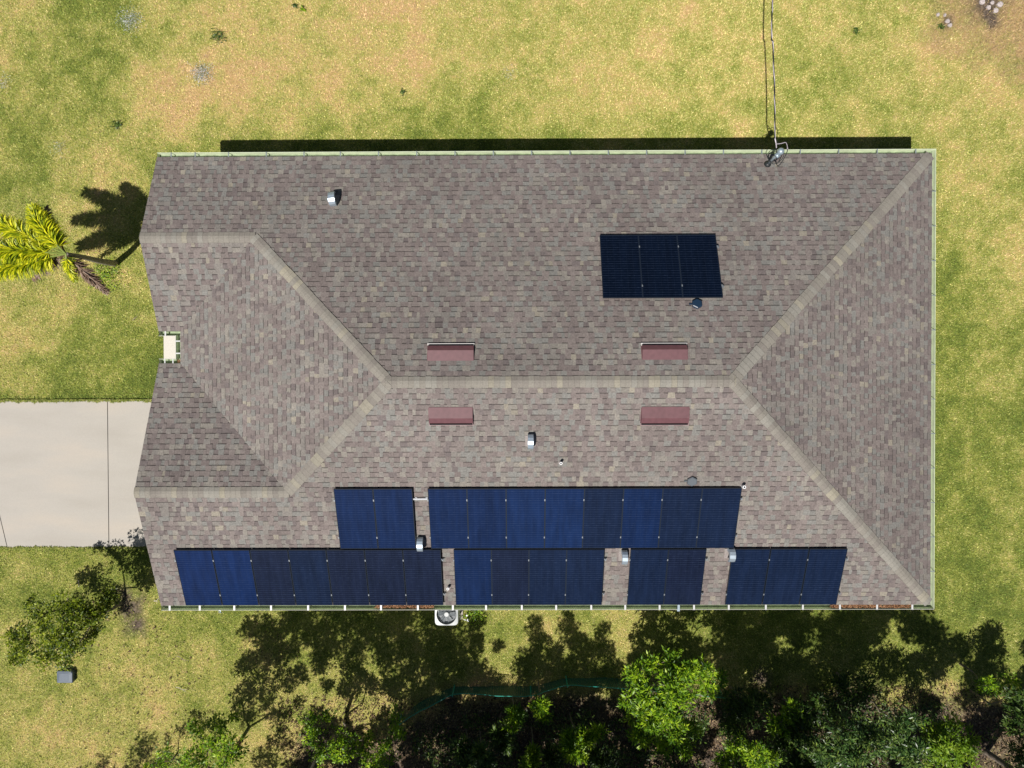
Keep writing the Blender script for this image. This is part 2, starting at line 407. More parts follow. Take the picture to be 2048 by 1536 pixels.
# ------------------------------------------------------------------ driveway and path
def concrete():
    m = bpy.data.materials.new('concrete'); m.use_nodes = True
    nt = m.node_tree; b = nt.nodes['Principled BSDF']; L = nt.links.new
    tc = nt.nodes.new('ShaderNodeTexCoord')
    mp = nt.nodes.new('ShaderNodeMapping'); mp.inputs['Scale'].default_value = (.35, 1.3, 1); L(tc.outputs['Object'], mp.inputs[0])
    n = nt.nodes.new('ShaderNodeTexNoise'); n.inputs['Scale'].default_value = 1.1; n.inputs['Detail'].default_value = 6; L(mp.outputs[0], n.inputs['Vector'])
    cr = nt.nodes.new('ShaderNodeValToRGB'); e = cr.color_ramp.elements
    e[0].position = .25; e[0].color = (.345, .320, .285, 1); e[1].position = .75; e[1].color = (.41, .368, .318, 1)
    k = e.new(.5); k.color = (.375, .35, .315, 1)
    L(n.outputs[0], cr.inputs[0])
    n2 = nt.nodes.new('ShaderNodeTexNoise'); n2.inputs['Scale'].default_value = 60; n2.inputs['Detail'].default_value = 4; L(tc.outputs['Object'], n2.inputs['Vector'])
    mr = nt.nodes.new('ShaderNodeMapRange'); mr.inputs[1].default_value = .3; mr.inputs[2].default_value = .7; mr.inputs[3].default_value = .92; mr.inputs[4].default_value = 1.07
    L(n2.outputs[0], mr.inputs[0])
    v = nt.nodes.new('ShaderNodeVectorMath'); v.operation = 'SCALE'; L(cr.outputs[0], v.inputs[0]); L(mr.outputs[0], v.inputs['Scale'])
    L(v.outputs[0], b.inputs['Base Color']); b.inputs['Roughness'].default_value = .85
    bp = nt.nodes.new('ShaderNodeBump'); bp.inputs['Strength'].default_value = .25; bp.inputs['Distance'].default_value = .01
    L(n2.outputs[0], bp.inputs['Height']); L(bp.outputs[0], b.inputs['Normal'])
    return m
M_conc = concrete()
M_concw = mat('pale_concrete', (.54, .51, .46), .8, noise=.06)
M_joint = mat('joint_dark', (.05, .045, .04), .9)
def wavy_edge(x0, x1, y, amp, seed):
    x = np.arange(x0, x1, .12); return [(float(a), float(y + (smoothnoise(a, 0 * a, .3, seed) - .5) * amp)) for a in x]
mb = MB()
g = .011
dA = W(-6, 1000, 0); dB = W(17, 1096, 0)     # slanting joint near the left edge
slope = (dB[0] - dA[0]) / (dB[1] - dA[1])
def jx(y): return dA[0] + slope * (y - dA[1])
mb.prism([(jx(DY1) + g, DY1), (jx(DY0) + g, DY0), (JX - g, DY0), (JX - g, DY1)], -.12, .045)
mb.prism([(JX + g, DY0), (DXE, DY0 + .06), (DXE, DY1), (JX + g, DY1)], -.12, .045)
mb.prism([(-45, DY1 + .02), (-45, DY0 - .02), (jx(DY0) - g, DY0), (jx(DY1) - g, DY1)], -.12, .045)
mb.box(((JX - 20) / 2 - 5, (DY0 + DY1) / 2, 0.005), (30, DY1 - DY0 - .1, .03), mi=1)
tag(mb.build('driveway', [M_conc, M_joint]), kind='structure')
mb = MB(); mb.prism([(PX0, PY0), (PX1, PY0), (PX1, PY1), (PX0, PY1)], -.1, .05)
tag(mb.build('entry_path', M_concw), kind='structure')

def edge_grass():
    n = 9000; x = NR.uniform(-16.5, -9.4, n); k = NR.rand(n) < .5
    ext = np.clip((smoothnoise(x, 0 * x, .22, 81) * .7 + smoothnoise(x, 0 * x, .08, 82) * .6 - .45), .03, 1) * .16
    off = NR.rand(n) * ext
    y = np.where(k, DY1 + .02 - off, DY0 - .06 + off * .8)
    B = np.stack([x, y, NR.uniform(.045, .07, n)], 1)
    D = np.stack([NR.normal(0, .7, n), np.where(k, -1, 1) * NR.uniform(.1, 1, n), NR.uniform(-.1, .3, n)], 1)
    o = leaf_mesh('edge_grass', B, (.05, .11), .16, L_edge, dirs=D)
    tag(o, 'ragged grass runners creeping over the long edges of the driveway', 'grass', kind='stuff')
L_edge = leafmat('edge_blade', [(.06, .09, .015), (.22, .27, .04), (.40, .36, .12)], .7, .1)
# ------------------------------------------------------------------ house
EZ = 2.6; PM = 5 / 12
XL, XR, YN, YS, YGn, YGs, XW = -9.670, 11.163, 5.896, -6.242, 3.551, -2.953, -9.083
yr = (YN + YS) / 2; hh = (YN - YS) / 2
an = YN - YGn; as_ = YGs - YS
RL = (XW + hh, yr); RR = (XR - hh, yr); GNe = (XW + an, YGn); GSe = (XW + as_, YGs)
nN = (XW, YGn - an); nS = (XW, YGs + as_)
def zN(x, y): return EZ + PM * (YN - y)
def zS(x, y): return EZ + PM * (y - YS)
def zE(x, y): return EZ + PM * (XR - x)
def zW(x, y): return EZ + PM * (x - XW)
def zNs(x, y): return EZ + PM * (y - nN[1])
def zSn(x, y): return EZ + PM * (nS[1] - y)
planes = [   # convex pieces, height fn, downslope dir axis, sign, origin, eave value
    ([[(XL, YGn), GNe, (XR - an, YGn), (XR, YN), (XL, YN)], [GNe, RL, RR, (XR - an, YGn)]], zN, 'y', 1, YN),
    ([[(XL, YS), (XR, YS), (XR - as_, YGs), GSe, (XL, YGs)], [GSe, (XR - as_, YGs), RR, RL]], zS, 'y', -1, YS),
    ([[(XR, YS), (XR, YN), RR]], zE, 'x', 1, XR),
    ([[nN, nS, GSe, RL, GNe]], zW, 'x', -1, XW),
    ([[(XL, YGn), (XL, nN[1]), nN, GNe]], zNs, 'y', -1, nN[1]),
    ([[(XL, YGs), GSe, nS, (XL, nS[1])]], zSn, 'y', 1, nS[1]),
]
def ccw(p):
    a = sum(p[i][0] * p[(i + 1) % len(p)][1] - p[(i + 1) % len(p)][0] * p[i][1] for i in range(len(p)))
    return p if a > 0 else p[::-1]
def clip(sub, cl):
    out = sub
    for i in range(len(cl)):
        A = cl[i]; B = cl[(i + 1) % len(cl)]; inp = out; out = []
        if not inp: return []
        def side(p): return (B[0] - A[0]) * (p[1] - A[1]) - (B[1] - A[1]) * (p[0] - A[0])
        for j in range(len(inp)):
            P = inp[j]; Q = inp[(j + 1) % len(inp)]; sp = side(P); sq = side(Q)
            if sp >= 0: out.append(P)
            if (sp >= 0) != (sq >= 0):
                t = sp / (sp - sq); out.append((P[0] + t * (Q[0] - P[0]), P[1] + t * (Q[1] - P[1])))
    return out
house = empty('house', (0.7, -.17, 0), 'low one storey house with a brown shingle hip roof and pale green gutters', 'house')
PAL = [((.152, .127, .120), 28), ((.176, .150, .140), 27), ((.182, .168, .153), 24), ((.176, .174, .162), 18), ((.212, .196, .172), 12), ((.130, .110, .107), 9), ((.240, .218, .176), 2)]
_m = (.180, .150, .148)
PAL = [(tuple(a * .90 + b * .10 for a, b in zip(c, _m)), w) for c, w in PAL]
PALW = [w for _, w in PAL]
mb = MB()
EXP = .143 * math.cos(math.atan(PM))
for pieces, zf, ax, sg, ev in planes:
    pieces = [ccw(p) for p in pieces]
    allp = [q for p in pieces for q in p]
    us = [q[0] if ax == 'y' else q[1] for q in allp]; vs = [abs((q[1] if ax == 'y' else q[0]) - ev) for q in allp]
    u0, u1, vm = min(us), max(us), max(vs)
    # deck
    for p in pieces: mb.face([(x, y, zf(x, y) - .012) for x, y in p], (.10, .09, .09))
    rowi = 0; v = 0.0
    while v < vm:
        v1 = min(v + EXP, vm)
        u = u0 - R.uniform(0, .3); tooth = R.random() < .5
        prevk = 0
        while u < u1:
            w = R.choice((.08, .10, .11, .12, .13, .14, .15, .19)) * R.uniform(.85, 1.15)
            un = u + w
            k = R.uniform(-.010, .010)
            base = R.choices([c for c, _ in PAL], PALW)[0]; f = R.uniform(.95, 1.05)
            if not tooth and R.random() < .35: f *= .92
            col = tuple(c * f for c in base)
            hb, ht = (.0135, .006) if tooth else (.0065, .001)
            def q(uu, vv): 
                c = ev - sg * vv
                return (uu, c) if ax == 'y' else (c, uu)
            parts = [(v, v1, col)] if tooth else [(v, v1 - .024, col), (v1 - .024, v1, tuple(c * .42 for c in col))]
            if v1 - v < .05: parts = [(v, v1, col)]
            for va, vb, cc in parts:
                ta = (va - v) / EXP; tb = (vb - v) / EXP
                quad = ccw([q(u + prevk * (1 - 2 * ta), va), q(un + k * (1 - 2 * ta), va), q(un + k * (1 - 2 * tb), vb), q(u + prevk * (1 - 2 * tb), vb)])
                for p in pieces:
                    r = clip(quad, p)
                    if len(r) < 3: continue
                    T = []; Bm = []
                    for x, y in r:
                        vv = abs((y if ax == 'y' else x) - ev); h = hb + (ht - hb) * (vv - v) / EXP
                        z = zf(x, y); T.append((x, y, z + h)); Bm.append((x, y, z - .004))
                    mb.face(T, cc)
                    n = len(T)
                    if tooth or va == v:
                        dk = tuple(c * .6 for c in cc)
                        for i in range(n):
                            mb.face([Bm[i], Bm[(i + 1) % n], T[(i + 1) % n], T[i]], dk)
            u = un; prevk = k
            tooth = not tooth if R.random() < .82 else tooth
        v += EXP; rowi += 1
roof = wpart(mb, 'roof', M_roof, house)
# ridge and hip caps
CP = [((.214, .198, .172), 40), ((.194, .176, .156), 26), ((.226, .215, .190), 20), ((.250, .230, .186), 9), ((.275, .252, .198), 3)]
def caps(A, B, fa, fb, name='ridge_cap'):
    """A low end, B high end (plan); fa/fb heights either side"""
    A = np.array(A, float); B = np.array(B, float); d = B - A; L = np.linalg.norm(d); d /= L; nrm = np.array([-d[1], d[0]])
    mb = MB(); s = 0; hw = .138
    cur = None
    while s < L:
        e = min(s + .135, L); 
        if cur is None or R.random() < .92:
            c = R.choices([c for c, _ in CP], [w for _, w in CP])[0]; f = R.uniform(.94, 1.06); cur = tuple(a * f for a in c)
        up0, up1 = .030, .022
        def pt(t, o, up):
            p = A + d * t + nrm * o
            z = min(fa(*p), fb(*p)) if abs(o) > .001 else min(fa(*p), fb(*p))
            return (p[0], p[1], z + up)
        j = R.uniform(-.006, .006)
        for o0, o1 in ((-hw + j, -.035), (-.035, .035), (.035, hw + j)):
            P = [pt(s, o0, up0), pt(s, o1, up0), pt(e, o1, up1), pt(e, o0, up1)]
            mb.face(P, cur)
        for o0, o1 in ((-hw + j, -.035), (-.035, .035), (.035, hw + j)):  # thin darker strip: overlap shadow painted along each butt edge
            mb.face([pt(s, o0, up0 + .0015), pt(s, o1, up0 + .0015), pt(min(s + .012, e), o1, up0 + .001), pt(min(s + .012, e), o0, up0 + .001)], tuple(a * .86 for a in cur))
        # butt edge and sides
        for a0, b0 in ((-hw + j, -.035), (-.035, .035), (.035, hw + j)):
            mb.face([pt(s, a0, 0), pt(s, b0, 0), pt(s, b0, up0), pt(s, a0, up0)], tuple(a * .6 for a in cur))
        for o in (-hw + j, hw + j):
            mb.face([pt(s, o, 0), pt(e, o, 0), pt(e, o, up1), pt(s, o, up0)], tuple(a * .6 for a in cur))
        s = e
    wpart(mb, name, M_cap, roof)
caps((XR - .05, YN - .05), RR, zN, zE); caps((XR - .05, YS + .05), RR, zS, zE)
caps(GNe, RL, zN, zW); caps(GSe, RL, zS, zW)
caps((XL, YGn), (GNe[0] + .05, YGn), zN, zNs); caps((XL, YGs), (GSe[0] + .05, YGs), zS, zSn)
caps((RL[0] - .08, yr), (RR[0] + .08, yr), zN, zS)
# walls, soffit, fascia
foot = [(-9.2, -5.75), (10.7, -5.75), (10.7, 5.4), (-9.2, 5.4), (-9.2, 1.75), (-8.6, 1.75), (-8.6, -.2), (-9.2, -.2)]
mb = MB(); mb.prism(foot, 0, 2.48)
for y0, y1, yg, hgt in ((nN[1], YN, YGn, an), (YS, nS[1], YGs, as_)):
    for x in (-9.22, -9.3):
        mb.face([(x, y0 + .1, 2.5), (x, y1 - .1, 2.5), (x, yg, EZ + PM * hgt - .06)])
wpart(mb, 'wall', M_wall, house)
eave = [(XL, YS), (XR, YS), (XR, YN), (XL, YN), nN and (XL, nN[1]), nN, nS, (XL, nS[1])]
mb = MB(); mb.prism(eave, 2.485, 2.515)
wpart(mb, 'soffit', M_soffit, house)
mb = MB()
for i in range(len(eave)):
    A = eave[i]; B = eave[(i + 1) % len(eave)]
    if A[0] == XL and B[0] == XL: continue
    mb.face([(A[0], A[1], 2.42), (B[0], B[1], 2.42), (B[0], B[1], 2.585), (A[0], A[1], 2.585)])
for ya, yg, hgt in ((YN, YGn, an), (nN[1], YGn, an), (YS, YGs, as_), (nS[1], YGs, as_)):
    z1 = EZ + PM * hgt
    mb.face([(XL + .004, ya, 2.42), (XL + .004, yg, z1 - .18), (XL + .004, yg, z1 - .015), (XL + .004, ya, 2.585)])
wpart(mb, 'fascia', M_gut, house)

# gutters : a U channel offset outside the eave line
def gutter(A, B, nrm, ext0, ext1, brk, bmat, lipmat, w=.118, strap=.034, caps_=(False, False), btop=0.012):
    """A->B along eave, nrm outward; ext: mitre extension at each end on the outer side"""
    A = np.array(A, float); B = np.array(B, float); n = np.array(nrm, float); L = np.linalg.norm(B - A); d = (B - A) / L
    mb = MB(); z1 = EZ - .012; z0 = z1 - .14
    def P(t, o, z, e0=0, e1=0): 
        fr = o / w
        tt = (0 - ext0 * fr) if t == 0 else (L + ext1 * fr)
        p = A + d * tt + n * o; return (p[0], p[1], z)
    prof = [(.006, z1), (.006, z0), (w * .90, z0), (w * .93, z0 + .035), (w * .96, z1 - .03), (w * .965, z1 + .004)]
    prof2 = [(w * .965, z1 + .004), (w * 1.0, z1 + .004), (w * 1.0, z1 - .04), (w * .96, z0 + .03), (w * .93, z0 - .006), (.002, z0 - .006)]
    for i in range(len(prof) - 1):
        (o0, a), (o1, b_) = prof[i], prof[i + 1]
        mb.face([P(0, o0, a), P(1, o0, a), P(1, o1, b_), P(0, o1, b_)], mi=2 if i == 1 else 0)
    for i in range(len(prof2) - 1):
        (o0, a), (o1, b_) = prof2[i], prof2[i + 1]
        mb.face([P(0, o0, a), P(1, o0, a), P(1, o1, b_), P(0, o1, b_)], mi=1)
    # rolled lip
    l0, l1 = P(0, w, z1 + .004), P(1, w, z1 + .004); mb.tube([l0, l1], .007, 6, mi=1)
    for k, t in enumerate((0, 1)):
        if caps_[k]:
            mb.face([P(t, 0, z1), P(t, 0, z0), P(t, w * .76, z0), P(t, w, z1)], mi=1)
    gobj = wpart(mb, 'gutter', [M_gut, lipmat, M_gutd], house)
    for s in brk:
        c = A + d * s + n * (w / 2 + .004)
        b = MB(); rot = np.array([[d[0], n[0], 0], [d[1], n[1], 0], [0, 0, 1.0]])
        b.box((c[0], c[1], z1 + btop), (strap, w + .012, .004), rot)
        b.box((c[0] + n[0] * (w / 2), c[1] + n[1] * (w / 2), z1 + btop - .006), (strap, .008, .022), rot)
        wpart(b, 'bracket', bmat, gobj)
    return gobj
brN = [.05 + .98 * 0 + x for x in (.33, .98, 1.88, 2.9, 3.92)] + [4.95 + 1.03 * i for i in range(16)]
gutter((XL, YN), (XR, YN), (0, 1), 0, .118, brN, M_brkd, M_gut, strap=.03, caps_=(True, False))
gutter((XR, YS), (XR, YN), (1, 0), .118, .118, [.9 + .93 * i for i in range(12)], M_brkd, M_gut, w=.105, strap=.022)
brS = [.23, 1.05, 1.99, 2.99, 4.0, 5.0, 5.98, 6.98, 7.93, 8.83, 9.8, 10.73, 11.68, 12.6, 13.53, 14.46, 15.4, 16.4, 17.4, 18.4, 19.4, 20.35]
gutter((XL, YS), (XR, YS), (0, -1), 0, .105, brS, M_brk, M_gutw, w=.13, strap=.05, caps_=(True, False))
gutter((XL, nN[1]), (XW, nN[1]), (0, -1), 0, -.12, [.18], M_brk, M_gutw, w=.125, strap=.04, caps_=(True, False))
gutter((XW, nN[1]), (XW, nS[1]), (-1, 0), -.11, -.11, [.27, .60], M_brk, M_gutw, w=.13, strap=.035)
gutter((XL, nS[1]), (XW, nS[1]), (0, 1), 0, -.12, [.16, .38], M_brk, M_gutw, w=.12, strap=.03, caps_=(True, False))
# downspout outlet clamp seen on the south gutter
oz = W(1357, 1214, 2.62); mb = MB(); mb.box((oz[0], YS - .06, 2.62), (.06, .15, .05)); mb.box((oz[0], YS - .14, 2.3), (.07, .06, .65))
wpart(mb, 'downspout', M_mast, house)
# leaves lying in the gutter
def leafbed(name, label, rng, n, mat_, zfun, ln=(.03, .06)):
    x = NR.uniform(rng[0], rng[1], n); y = NR.uniform(rng[2], rng[3], n)
    return leaf_mesh(name, np.stack([x, y, zfun(x, y) + NR.uniform(0, .03, n)], 1), ln, .45, mat_, flat=True, tagf=(label, 'leaves'))
gx = lambda px: W(px, 1215, 2.55)[0]
leafbed('gutter_leaves', 'orange dead leaves piled in the gutter at the lower right roof corner', (gx(1662), gx(1825), YS - .085, YS - .012), 1300, L_gutl, lambda x, y: 0 * x + 2.545)
leafbed('gutter_leaves', 'brown dead leaves in the lower gutter just left of the air conditioner', (gx(752), gx(866), YS - .08, YS - .012), 800, L_gutl, lambda x, y: 0 * x + 2.535)
mbx = W(356, 718, 2.6)
leafbed('gutter_leaves', 'small clump of rusty leaves in the corner of the entry notch gutter', (XW - .1, XW - .02, nS[1] + .02, nS[1] + .10), 60, L_gutl, lambda x, y: 0 * x + 2.53, (.02, .04))

edge_grass()
# roof hardware -----------------------------------------------------
def slope_frame(north, x, y):
    """returns origin on the roof surface and axes: u=+x, d=downslope, n=normal"""
    th = math.atan(PM)
    z = zN(x, y) if north else zS(x, y); s = 1 if north else -1
    d = np.array([0, s * math.cos(th), -math.sin(th)]); n = np.array([0, s * math.sin(th), math.cos(th)])
    return np.array([x, y, z]), np.array([1.0, 0, 0]), d, n
def on_plane(px, py, north, off=0.0):
    k = off * math.sqrt(1 + PM * PM); D = M @ np.array([(px - 1024) / FPX, (768 - py) / FPX, -1.0])
    if north: t = (EZ + PM * YN + k - CAMZ) / (D[2] + PM * D[1])
    else: t = (EZ - PM * YS + k - CAMZ) / (D[2] - PM * D[1])
    return D[0] * t, D[1] * t
def attic_vent(px0, px1, pytop, pybot, north, label):
    x0, ya = on_plane(px0, pytop, north, .04); x1, yb = on_plane(px1, pybot, north, .04)
    up_y, dn_y = (min(ya, yb), max(ya, yb)) if north else (max(ya, yb), min(ya, yb))
    L = abs(dn_y - up_y) / math.cos(math.atan(PM)); w = abs(x1 - x0)
    o, u, d, n = slope_frame(north, (x0 + x1) / 2, up_y)
    v = empty('attic_vent', o); v.parent = house; v.location = Vector(o) - house.location
    tag(v, label)
    Pt = lambda a, b, c: o + u * a + d * b + n * c
    prof = [(0, .024), (L * .54, .125), (L * .87, .085)]
    mb = MB()
    for i in range(len(prof) - 1):
        (b0, c0), (b1, c1) = prof[i], prof[i + 1]
        mb.face([Pt(-w / 2, b0, c0), Pt(w / 2, b0, c0), Pt(w / 2, b1, c1), Pt(-w / 2, b1, c1)])
    for sx in (-w / 2, w / 2):
        mb.face([Pt(sx, b, c) for b, c in prof] + [Pt(sx, L * .87, .012), Pt(sx, 0, .012)])
    mb.box(Pt(0, L * .50, .014), (w + .03, L * .85, .006), np.array([u, d, n]).T, mi=0)
    oo = MB.build
    hood = mb.build('hood', M_maroon, v, origin=o)
    mb = MB(); mb.face([Pt(-w / 2 + .01, L * .88, .02), Pt(w / 2 - .01, L * .88, .02), Pt(w / 2 - .01, L * .88, .11), Pt(-w / 2 + .01, L * .88, .11)])
    mb.box(Pt(0, L * .93, .030), (w, L * .15, .02), np.array([u, d, n]).T)
    mb.build('opening', M_dark, v, origin=o)
    mb = MB(); mb.box(Pt(0, L * 1.01, .05), (w + .03, .020 if north else .010, .025), np.array([u, d, n]).T)
    for sx in (-w / 2, w / 2): mb.box(Pt(sx, L * .95, .04), (.010, .05, .05), np.array([u, d, n]).T)
    mb.build('lip', M_lip if north else M_lips, v, origin=o)
attic_vent(856, 947, 690, 722, True, 'maroon roof vent above the ridge, left one')
attic_vent(1283, 1376, 689, 720, True, 'maroon roof vent above the ridge, below the three solar panels')
attic_vent(857, 946, 814, 848, False, 'maroon roof vent below the ridge, left one')
attic_vent(1284, 1376, 813, 848, False, 'maroon roof vent below the ridge, right one')
def rot_child(name, mb, m, o): 
    ob = mb.build(name, m, house, origin=np.array(o)); ob.location = Vector(o) - house.location; return ob
def gooseneck(px, py, north, label, w=.165, turn=0.0):
    """px,py = base of the hood"""
    x, y = on_plane(px, py, north, 0)
    o, u, d, n = slope_frame(north, x, y); s = 1 if north else -1
    v = empty('vent_hood', o); v.parent = house; v.location = Vector(o) - house.location; tag(v, label)
    # profile in (downslope horizontal a, height b)
    P = [(-.15, -.06), (-.16, .16), (-.14, .24), (-.08, .30), (.00, .325), (.09, .305), (.165, .25), (.205, .18), (.21, .09)]
    inner = [(.19, .09), (.15, .17), (.08, .215), (.0, .215), (-.05, .15), (-.055, -.04)]
    ct, st = math.cos(turn), math.sin(turn)
    def Pt(a, b, c): return o + np.array([b * ct - a * st, s * (b * st + a * ct) , c])
    mb = MB()
    for i in range(len(P) - 1):
        mb.face([Pt(P[i][0], -w / 2, P[i][1]), Pt(P[i][0], w / 2, P[i][1]), Pt(P[i + 1][0], w / 2, P[i + 1][1]), Pt(P[i + 1][0], -w / 2, P[i + 1][1])])
    for i in range(len(inner) - 1):
        mb.face([Pt(inner[i][0], -w / 2, inner[i][1]), Pt(inner[i][0], w / 2, inner[i][1]), Pt(inner[i + 1][0], w / 2, inner[i + 1][1]), Pt(inner[i + 1][0], -w / 2, inner[i + 1][1])])
    for b in (-w / 2, w / 2):
        K = P + inner
        for i in range(len(P) - 1):
            j = min(int(i * 5 / 8), 4); 
            mb.face([Pt(P[i][0], b, P[i][1]), Pt(P[i + 1][0], b, P[i + 1][1]), Pt(*((inner[::-1][min(int((i + 1) * 5 / 8), 5)][0]), b, inner[::-1][min(int((i + 1) * 5 / 8), 5)][1])), Pt(inner[::-1][j][0], b, inner[::-1][j][1])])
    mb.build('hood', M_galv, v, origin=o)
    mb = MB(); mb.box(o + d * .02 + n * .016, (w + .12, .30, .005), np.array([u, d, n]).T)
    mb.build('flashing', M_roofgrey, v, origin=o)
M_roofgrey = mat('flashing_painted', (.24, .21, .20), .7, noise=.15)
gooseneck(668, 402, True, 'galvanised vent hood near the upper left of the roof', turn=.12)
gooseneck(1061, 880, False, 'galvanised vent hood in the middle of the lower roof slope', .135)
gooseneck(842, 1084, False, 'galvanised vent hood in the gap between the two upper solar arrays', .15)
gooseneck(1247, 1110, False, 'galvanised vent hood between two lower solar arrays, beside a bare shingle strip', .14)
gooseneck(1459, 1105, False, 'galvanised vent hood at the corner beside the lower right solar array', .15)
def pipe(px, py, r, h, m=None, label=None):
    x, y = on_plane(px, py, False, 0); o, u, d, n = slope_frame(False, x, y)
    v = empty('vent_pipe', o); v.parent = house; v.location = Vector(o) - house.location
    mb = MB(); mb.tube([o + [0, 0, -.02], o + [0, 0, h]], r, 12); mb.tube([o + [0, 0, h - .001], o + [0, 0, h + .003]], r * .55, 10, mi=1)
    mb.tube([o + n * .0, o + n * .02], r * 1.7, 12, mi=2)
    mb.build('pipe', [m or M_pvc, M_dark, M_roofgrey], v, origin=o)
    if label: tag(v, label)
pipe(1121, 925, .035, .20); pipe(897, 1174, .035, .19); pipe(1484, 972, .042, .20)
def hexbox(px, py, north, m, label):
    x, y = on_plane(px, py, north, .03); o, u, d, n = slope_frame(north, x, y)
    mb = MB(); r = .135
    ring = [(math.cos(math.radians(a)) * r, math.sin(math.radians(a)) * r) for a in range(30, 390, 60)]
    V = [o + u * a + d * b + n * .012 for a, b in ring] + [o + u * a + d * b + n * .07 for a, b in ring] + [o + u * a * .85 + d * b * .85 + n * .085 for a, b in ring]
    F = [tuple(range(12, 18))] + [(i, (i + 1) % 6, (i + 1) % 6 + 6, i + 6) for i in range(6)] + [(i + 6, (i + 1) % 6 + 6, (i + 1) % 6 + 12, i + 12) for i in range(6)]
    mb.poly(V, F); mb.tube([o + u * -.12 + n * .03, o + u * -.19 + n * .03], .02, 8)
    ob = mb.build('junction_box', m, house, origin=o); ob.location = Vector(o) - house.location; tag(ob, label)
hexbox(1394, 609, True, M_black, 'black hexagonal box under the three upper solar panels')
hexbox(1384, 961, False, M_black_refl, 'black hexagonal box just above the long solar array, its reflection painted grey')

# ------------------------------------------------------------------ solar panels
def mk_cells():
    m = bpy.data.materials.new('solar_cells'); m.use_nodes = True
    nt = m.node_tree; b = nt.nodes['Principled BSDF']; L = nt.links.new
    oi = nt.nodes.new('ShaderNodeObjectInfo'); tc = nt.nodes.new('ShaderNodeTexCoord')
    sp = nt.nodes.new('ShaderNodeSeparateXYZ'); L(tc.outputs['Generated'], sp.inputs[0])
    def math_(op, a, bb=None, c=None):
        n = nt.nodes.new('ShaderNodeMath'); n.operation = op
        for i, v in enumerate((a, bb, c)):
            if v is None: continue
            if isinstance(v, (int, float)): n.inputs[i].default_value = v
            else: L(v, n.inputs[i])
        return n.outputs[0]
    # narrow gaps every 1/26 along the length, faint lines every 1/6 across
    fy = math_('FRACT', math_('MULTIPLY', sp.outputs[1], 26.0)); ly = math_('LESS_THAN', fy, .16)
    fx = math_('FRACT', math_('MULTIPLY', sp.outputs[0], 6.0)); lx = math_('LESS_THAN', fx, .05)
    n1 = nt.nodes.new('ShaderNodeTexNoise'); n1.inputs['Scale'].default_value = 3.0; n1.noise_dimensions = '4D'
    mp = nt.nodes.new('ShaderNodeMapping'); mp.inputs['Scale'].default_value = (2.2, .7, 1); L(tc.outputs['Generated'], mp.inputs[0]); L(mp.outputs[0], n1.inputs['Vector']); L(math_('MULTIPLY', oi.outputs['Random'], 37.0), n1.inputs['W'])
    n2 = nt.nodes.new('ShaderNodeTexNoise'); n2.noise_dimensions = '4D'; n2.inputs['Scale'].default_value = 1.0
    mp2 = nt.nodes.new('ShaderNodeMapping'); mp2.inputs['Scale'].default_value = (9, 26, 1); L(tc.outputs['Generated'], mp2.inputs[0]); L(mp2.outputs[0], n2.inputs['Vector']); L(math_('MULTIPLY', oi.outputs['Random'], 91.0), n2.inputs['W'])
    f = math_('MULTIPLY_ADD', n1.outputs[0], 1.1, .45)
    mul = nt.nodes.new('ShaderNodeVectorMath'); mul.operation = 'SCALE'; L(oi.outputs['Color'], mul.inputs[0]); L(f, mul.inputs['Scale'])
    dash = math_('MULTIPLY', ly, math_('MULTIPLY_ADD', math_('POWER', n2.outputs[0], 3.0), 1.6, .12))
    tot = math_('ADD', dash, math_('MULTIPLY', lx, .10))
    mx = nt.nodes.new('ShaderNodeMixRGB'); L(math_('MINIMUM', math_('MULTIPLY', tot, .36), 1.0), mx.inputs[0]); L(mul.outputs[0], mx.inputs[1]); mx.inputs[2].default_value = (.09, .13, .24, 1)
    L(mx.outputs[0], b.inputs['Base Color']); b.inputs['Roughness'].default_value = .22; b.inputs['Specular IOR Level'].default_value = .35
    n3 = nt.nodes.new('ShaderNodeTexNoise'); n3.inputs['Scale'].default_value = 5
    L(tc.outputs['Object'], n3.inputs['Vector']); bp = nt.nodes.new('ShaderNodeBump'); bp.inputs['Strength'].default_value = .05
    L(n3.outputs[0], bp.inputs['Height']); L(bp.outputs[0], b.inputs['Normal'])
    return m
M_cells = mk_cells()
TH = math.atan(PM)
def rect(bm, x0, x1, y0, y1, z0, z1, mi=0): bm.box(((x0 + x1) / 2, (y0 + y1) / 2, (z0 + z1) / 2), (x1 - x0, y1 - y0, z1 - z0), mi=mi)
PW, PH, PT = .980, 1.795, .04
fr = MB(); hw, hl, fw = PW / 2, PH / 2, .016
rect(fr, -hw, hw, hl - fw, hl, -PT, 0); rect(fr, -hw, hw, -hl, -hl + fw, -PT, 0)
rect(fr, -hw, -hw + fw, -hl + fw, hl - fw, -PT, 0); rect(fr, hw - fw, hw, -hl + fw, hl - fw, -PT, 0)
cl = MB(); rect(cl, -hw + fw, hw - fw, -hl + fw, hl - fw, -.03, -.004)
cm = MB(); rect(cm, -.016, .010, -.026, .026, -.02, .012); cm.tube([(-.003, 0, .012), (-.003, 0, .02)], .009, 6)
def proto_panel():
    p = empty('solar_panel', (0, 0, 0))
    fr.build('frame', M_frame, p); cl.build('cells', M_cells, p)
    for yy in (.57, -.55):
        c = cm.build('clamp', M_framel, p); c.location = (-hw - .004, yy * 1.0, 0)
    return p
proto = proto_panel()
used = [False]
